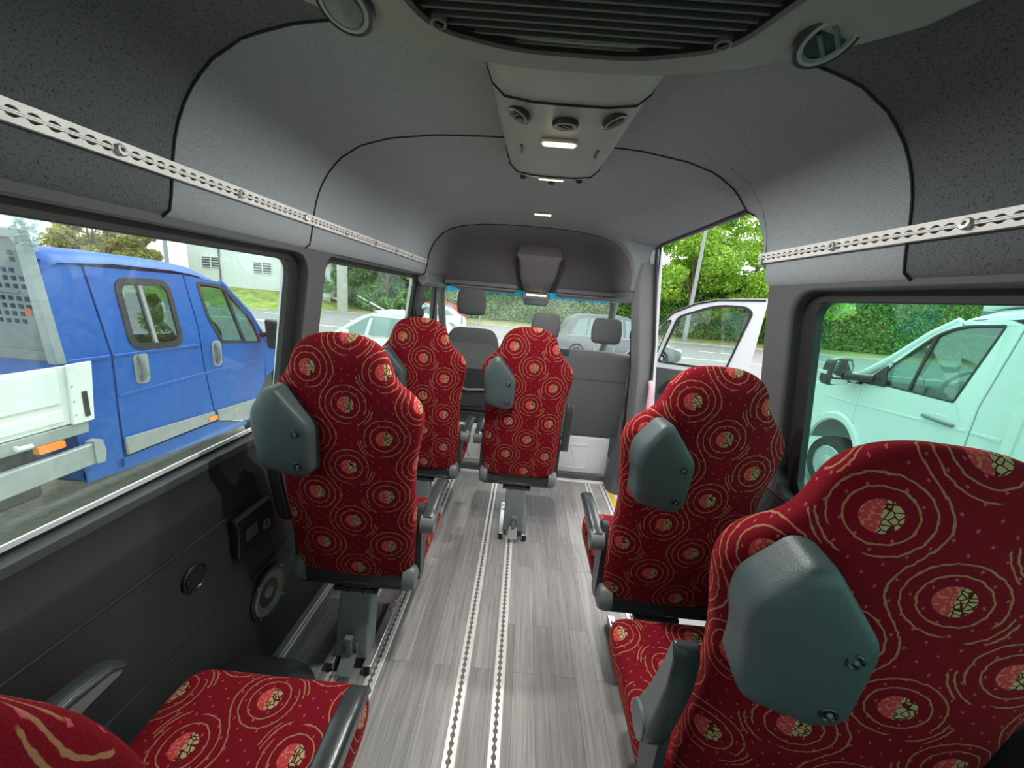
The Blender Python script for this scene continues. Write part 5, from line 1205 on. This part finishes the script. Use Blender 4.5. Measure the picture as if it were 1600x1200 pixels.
# ---- other cars, seen across the road space
def car(name, label, cx_, cy, rz, Lc, H, paint, wagon=False):
    """length along local x, nose at -x"""
    r = thing(name, label, 'car', (cx_, cy, GZ)); h = Lc/2; W = .88
    low = [(-h, .30), (-h + .02, .62), (-h + .35, .74), (-h + 1.05, .90), (h*.96, .95), (h, .70), (h - .02, .32), (h - .3, .22), (-h + .2, .2)]
    def R(x, y, z): return (cx_ + cos(rz)*x - sin(rz)*y, cy + sin(rz)*x + cos(rz)*y, GZ + z)
    low = rpoly(low, .14)
    mb = MB(); mb.rings([[R(x*k, y, lerp(.55, z, kz)) for x, z in low] for y, k, kz in ((-W, .965, .86), (-W + .03, .985, .95), (-W + .12, 1, 1), (W - .12, 1, 1), (W - .03, .985, .95), (W, .965, .86))], True, True, True); body = build(mb, 'body', paint, r, smooth=50)
    xr = h*.88 if wagon else h*.80
    g = [(-h + 1.0, .88), (-h + 1.75, H - .10), (-h + 2.15, H - .01), (-.1, H + .02), (xr - .75, H - .02), (xr - .25, H - .13), (xr + .15, .93)]
    g = rpoly(g, [.02, .2, .2, .3, .3, .2, .02], 6)
    mb = MB(); mb.rings([[R(x, y*(1 - .20*max(0, (z-.9)/(H-.9))), z) for x, z in g] for y in (-W + .04, -W + .10, W - .10, W - .04)], True, True, True); cb = build(mb, 'cabin', paint, r, smooth=50)
    for s in (-1, 1):
        def fw(u, v, w): return R(u, s*((W - .035)*(1 - .20*max(0, (v-.9)/(H-.9))) + w), v)
        zb, zt = .945, H - .13
        for n_, l in (('front_window', [(-h + 1.22, zb), (-h + 1.82, zt - .04), (-h + 2.1, zt), (-.12, zt + .025), (-.22, zb)]), ('rear_window', [(-.12, zb), (-.03, zt + .025), (xr - .95, zt), (xr - .85, zb)]), ('quarter_window', [(xr - .80, zb), (xr - .9, zt), (xr - .55, zt - .06), (xr - .25, zb + .03)])):
            mb = MB(); mb.plate([rpoly(l, .03)], fw, -.01, .006); build(mb, n_, M['carwin'], cb, smooth=30)
        mb = MB(); mb.plate([[(-h + 1.15, zb - .03), (xr - .2, zb - .02), (xr - .2, zb - .008), (-h + 1.15, zb - .016)]], fw, 0, .014); build(mb, 'belt_trim', M['alu'], cb)
        for x in (-h + .82, h - .82): wheel(r, R(x, s*(W + .0), .32), .32, .2, Vector((-sin(rz)*s, cos(rz)*s, 0)))
        mb = MB(); c = R(-h + 1.45, s*(W + .09), .98); mb.obox(c, (.12, .16, .14), Matrix.Rotation(rz, 3, 'Z')); build(mb, 'door_mirror', paint, r, bevel=.03)
        mb = MB(); mb.obox(R(h - .08, s*(W - .2), .80), (.10, .26, .22), Matrix.Rotation(rz, 3, 'Z')); build(mb, 'tail_lamp', M['redcar'], r, bevel=.03)
        mb = MB(); mb.obox(R(-h + .12, s*(W - .24), .64), (.20, .28, .14), Matrix.Rotation(rz, 3, 'Z')); build(mb, 'headlamp', M['lens2'], r, bevel=.04)
    return r
M['carwin'] = plain('car_window', (.22, .34, .33), .12); M['lens2'] = plain('headlamp_lens', (.75, .78, .8), .1)
car('white_car', 'white hatchback seen side on through the front left window', -3.55, 9.9, 0, 4.1, 1.50, M['silver'])
car('dark_suv', 'dark grey estate car ahead of the windscreen', 3.65, 15.4, pi, 4.8, 1.72, M['darkcar'], True)
car('red_car', 'red car far ahead at the left edge of the windscreen', -5.9, 25.0, .3, 4.0, 1.45, M['redcar'])
car('pale_car', 'pale car far ahead in front of the red car at the left', -5.0, 19.5, .3, 4.0, 1.40, M['silver'])

# ---- open cab door on the right
hx, hy = .99, 3.92; ang = rad(66); dv = Vector((sin(ang), -cos(ang), 0)); nv = Vector((-cos(ang), -sin(ang), 0))  # along the door, towards the camera side
cd = thing('open_cab_door', 'open white front passenger door standing outside the van', 'door', (hx, hy, GZ))
def fO(u, v, w): p = Vector((hx, hy, v + .055)) + dv*(u + 0) + nv*w; return tuple(p + Vector((0, 0, 0)))
dout = rpoly([(0, -.25), (1.12, -.25), (1.13, .55), (1.155, 1.0), (1.18, 1.56), (.80, 1.535), (.45, 1.39), (.0, .86)], [.05, .05, .2, .2, .015, .2, .15, .05])
dwin = rpoly([(.385, .90), (.965, .90), (1.08, 1.43), (1.02, 1.475), (.80, 1.47), (.50, 1.345)], [.03, .05, .05, .04, .1, .05]); dq = rpoly([(.13, .89), (.34, .90), (.44, 1.30), (.40, 1.29)], .03)
mb = MB(); mb.plate([dout, dwin, dq], fO, -.06, 0.0); d = build(mb, 'door_shell', M['white'], cd, bevel=.012, seg=3)
mb = MB(); mb.plate([inset(dwin, -.012), inset(dwin, .012)], fO, -.002, .010); mb.plate([inset(dq, -.012), inset(dq, .012)], fO, -.002, .010); build(mb, 'window_seal', M['rubber'], d, bevel=.003)
mb = MB(); mb.plate([dwin], fO, -.034, -.030); mb.plate([dq], fO, -.034, -.030); build(mb, 'pane', M['glass_c'], d, smooth=0)
mb = MB(); mb.plate([rpoly([(.04, -.2), (1.04, -.2), (1.05, .80), (.98, .845), (.10, .845)], .05)], fO, .001, .045); lp_ = build(mb, 'door_lining', M['trim2'], d, bevel=.02, seg=3)
mb = MB(); mb.plate([rpoly([(.42, .60), (.80, .60), (.86, .72), (.50, .74)], .03)], fO, .044, .058); build(mb, 'handle_recess', M['black'], lp_, bevel=.008)
mb = MB(); mb.tube([fO(.50, .66, .058), fO(.58, .69, .085), (fO(.74, .69, .085)), fO(.80, .66, .058)], .014, 8); build(mb, 'door_handle', M['steel'], lp_)
mb = MB(); mb.plate([rpoly([(.1, .40), (.98, .36), (.98, .46), (.1, .50)], .03)], fO, .044, .075); build(mb, 'armrest', M['trim'], lp_, bevel=.01)
mb = MB(); mb.tube([fO(u, v, .004) for u, v in ((.02, .84), (.44, 1.37), (.62, 1.47), (.80, 1.52), (1.16, 1.545))], .010, 8); build(mb, 'weather_strip', M['rubber'], d)
mb = MB(); mb.obox(fO(1.125, .55, -.03), (.03, .05, .12), Matrix.Rotation(-ang, 3, 'Z')); build(mb, 'latch', M['zinc'], d, bevel=.005)
# ------------------------------------------------------------------ light and camera
W = bpy.data.worlds.new('World'); SC.world = W; W.use_nodes = True; nt = W.node_tree; nt.nodes.clear()
out = N(nt, 'ShaderNodeOutputWorld'); bg = N(nt, 'ShaderNodeBackground'); tc = N(nt, 'ShaderNodeTexCoord')
nz = N(nt, 'ShaderNodeTexNoise', ins={'Scale': 2.2, 'Detail': 5.0, 'Roughness': .55}); nt.links.new(tc.outputs['Generated'], nz.inputs['Vector'])
rp_ = N(nt, 'ShaderNodeValToRGB'); nt.links.new(nz.outputs[0], rp_.inputs[0]); e = rp_.color_ramp.elements
e[0].position = .3; e[0].color = (.86, .93, 1.0, 1); e[1].position = .65; e[1].color = (1, 1, 1, 1)
nt.links.new(rp_.outputs[0], bg.inputs[0]); bg.inputs[1].default_value = SKY; nt.links.new(bg.outputs[0], out.inputs[0])
# hazy sun behind thin cloud, from behind the van
sun = bpy.data.lights.new('sun', 'SUN'); sun.energy = SUNE; sun.angle = rad(50); sun.color = (1, .98, .95)
so = bpy.data.objects.new('sun', sun); COL.objects.link(so); so.rotation_euler = Vector((-.24, -.52, -.80)).normalized().to_track_quat('-Z', 'Y').to_euler()

F_, VPX, VPY, ROLL = 601.0, 822.0, 465.0, rad(5.0)
Yc = Vector(((VPX-800)/F_, -(VPY-600)/F_, -1)).normalized(); hh = Vector((cos(ROLL), -sin(ROLL), 0)); Xc = (hh - Yc*hh.dot(Yc)).normalized(); Zc = Xc.cross(Yc)
R3 = Matrix((Xc, Yc, Zc))
cam = bpy.data.cameras.new('camera'); cam.sensor_fit = 'HORIZONTAL'; cam.sensor_width = 36; cam.lens = 36*F_/1600; cam.clip_start = .02; cam.clip_end = 300
co = bpy.data.objects.new('camera', cam); COL.objects.link(co); co.matrix_world = Matrix.Translation((0, 0, 1.45)) @ R3.to_4x4(); SC.camera = co
SC.view_settings.view_transform = 'Standard'; SC.view_settings.look = 'None'; SC.view_settings.gamma = 1; SC.view_settings.use_curve_mapping = False; SC.view_settings.exposure = EXPO
SC.cycles.max_bounces = 10; SC.cycles.diffuse_bounces = 5; SC.cycles.transparent_max_bounces = 16; SC.cycles.glossy_bounces = 4; SC.cycles.use_denoising = True
SC.cycles.caustics_reflective = False; SC.cycles.caustics_refractive = False; SC.cycles.sample_clamp_indirect = 6
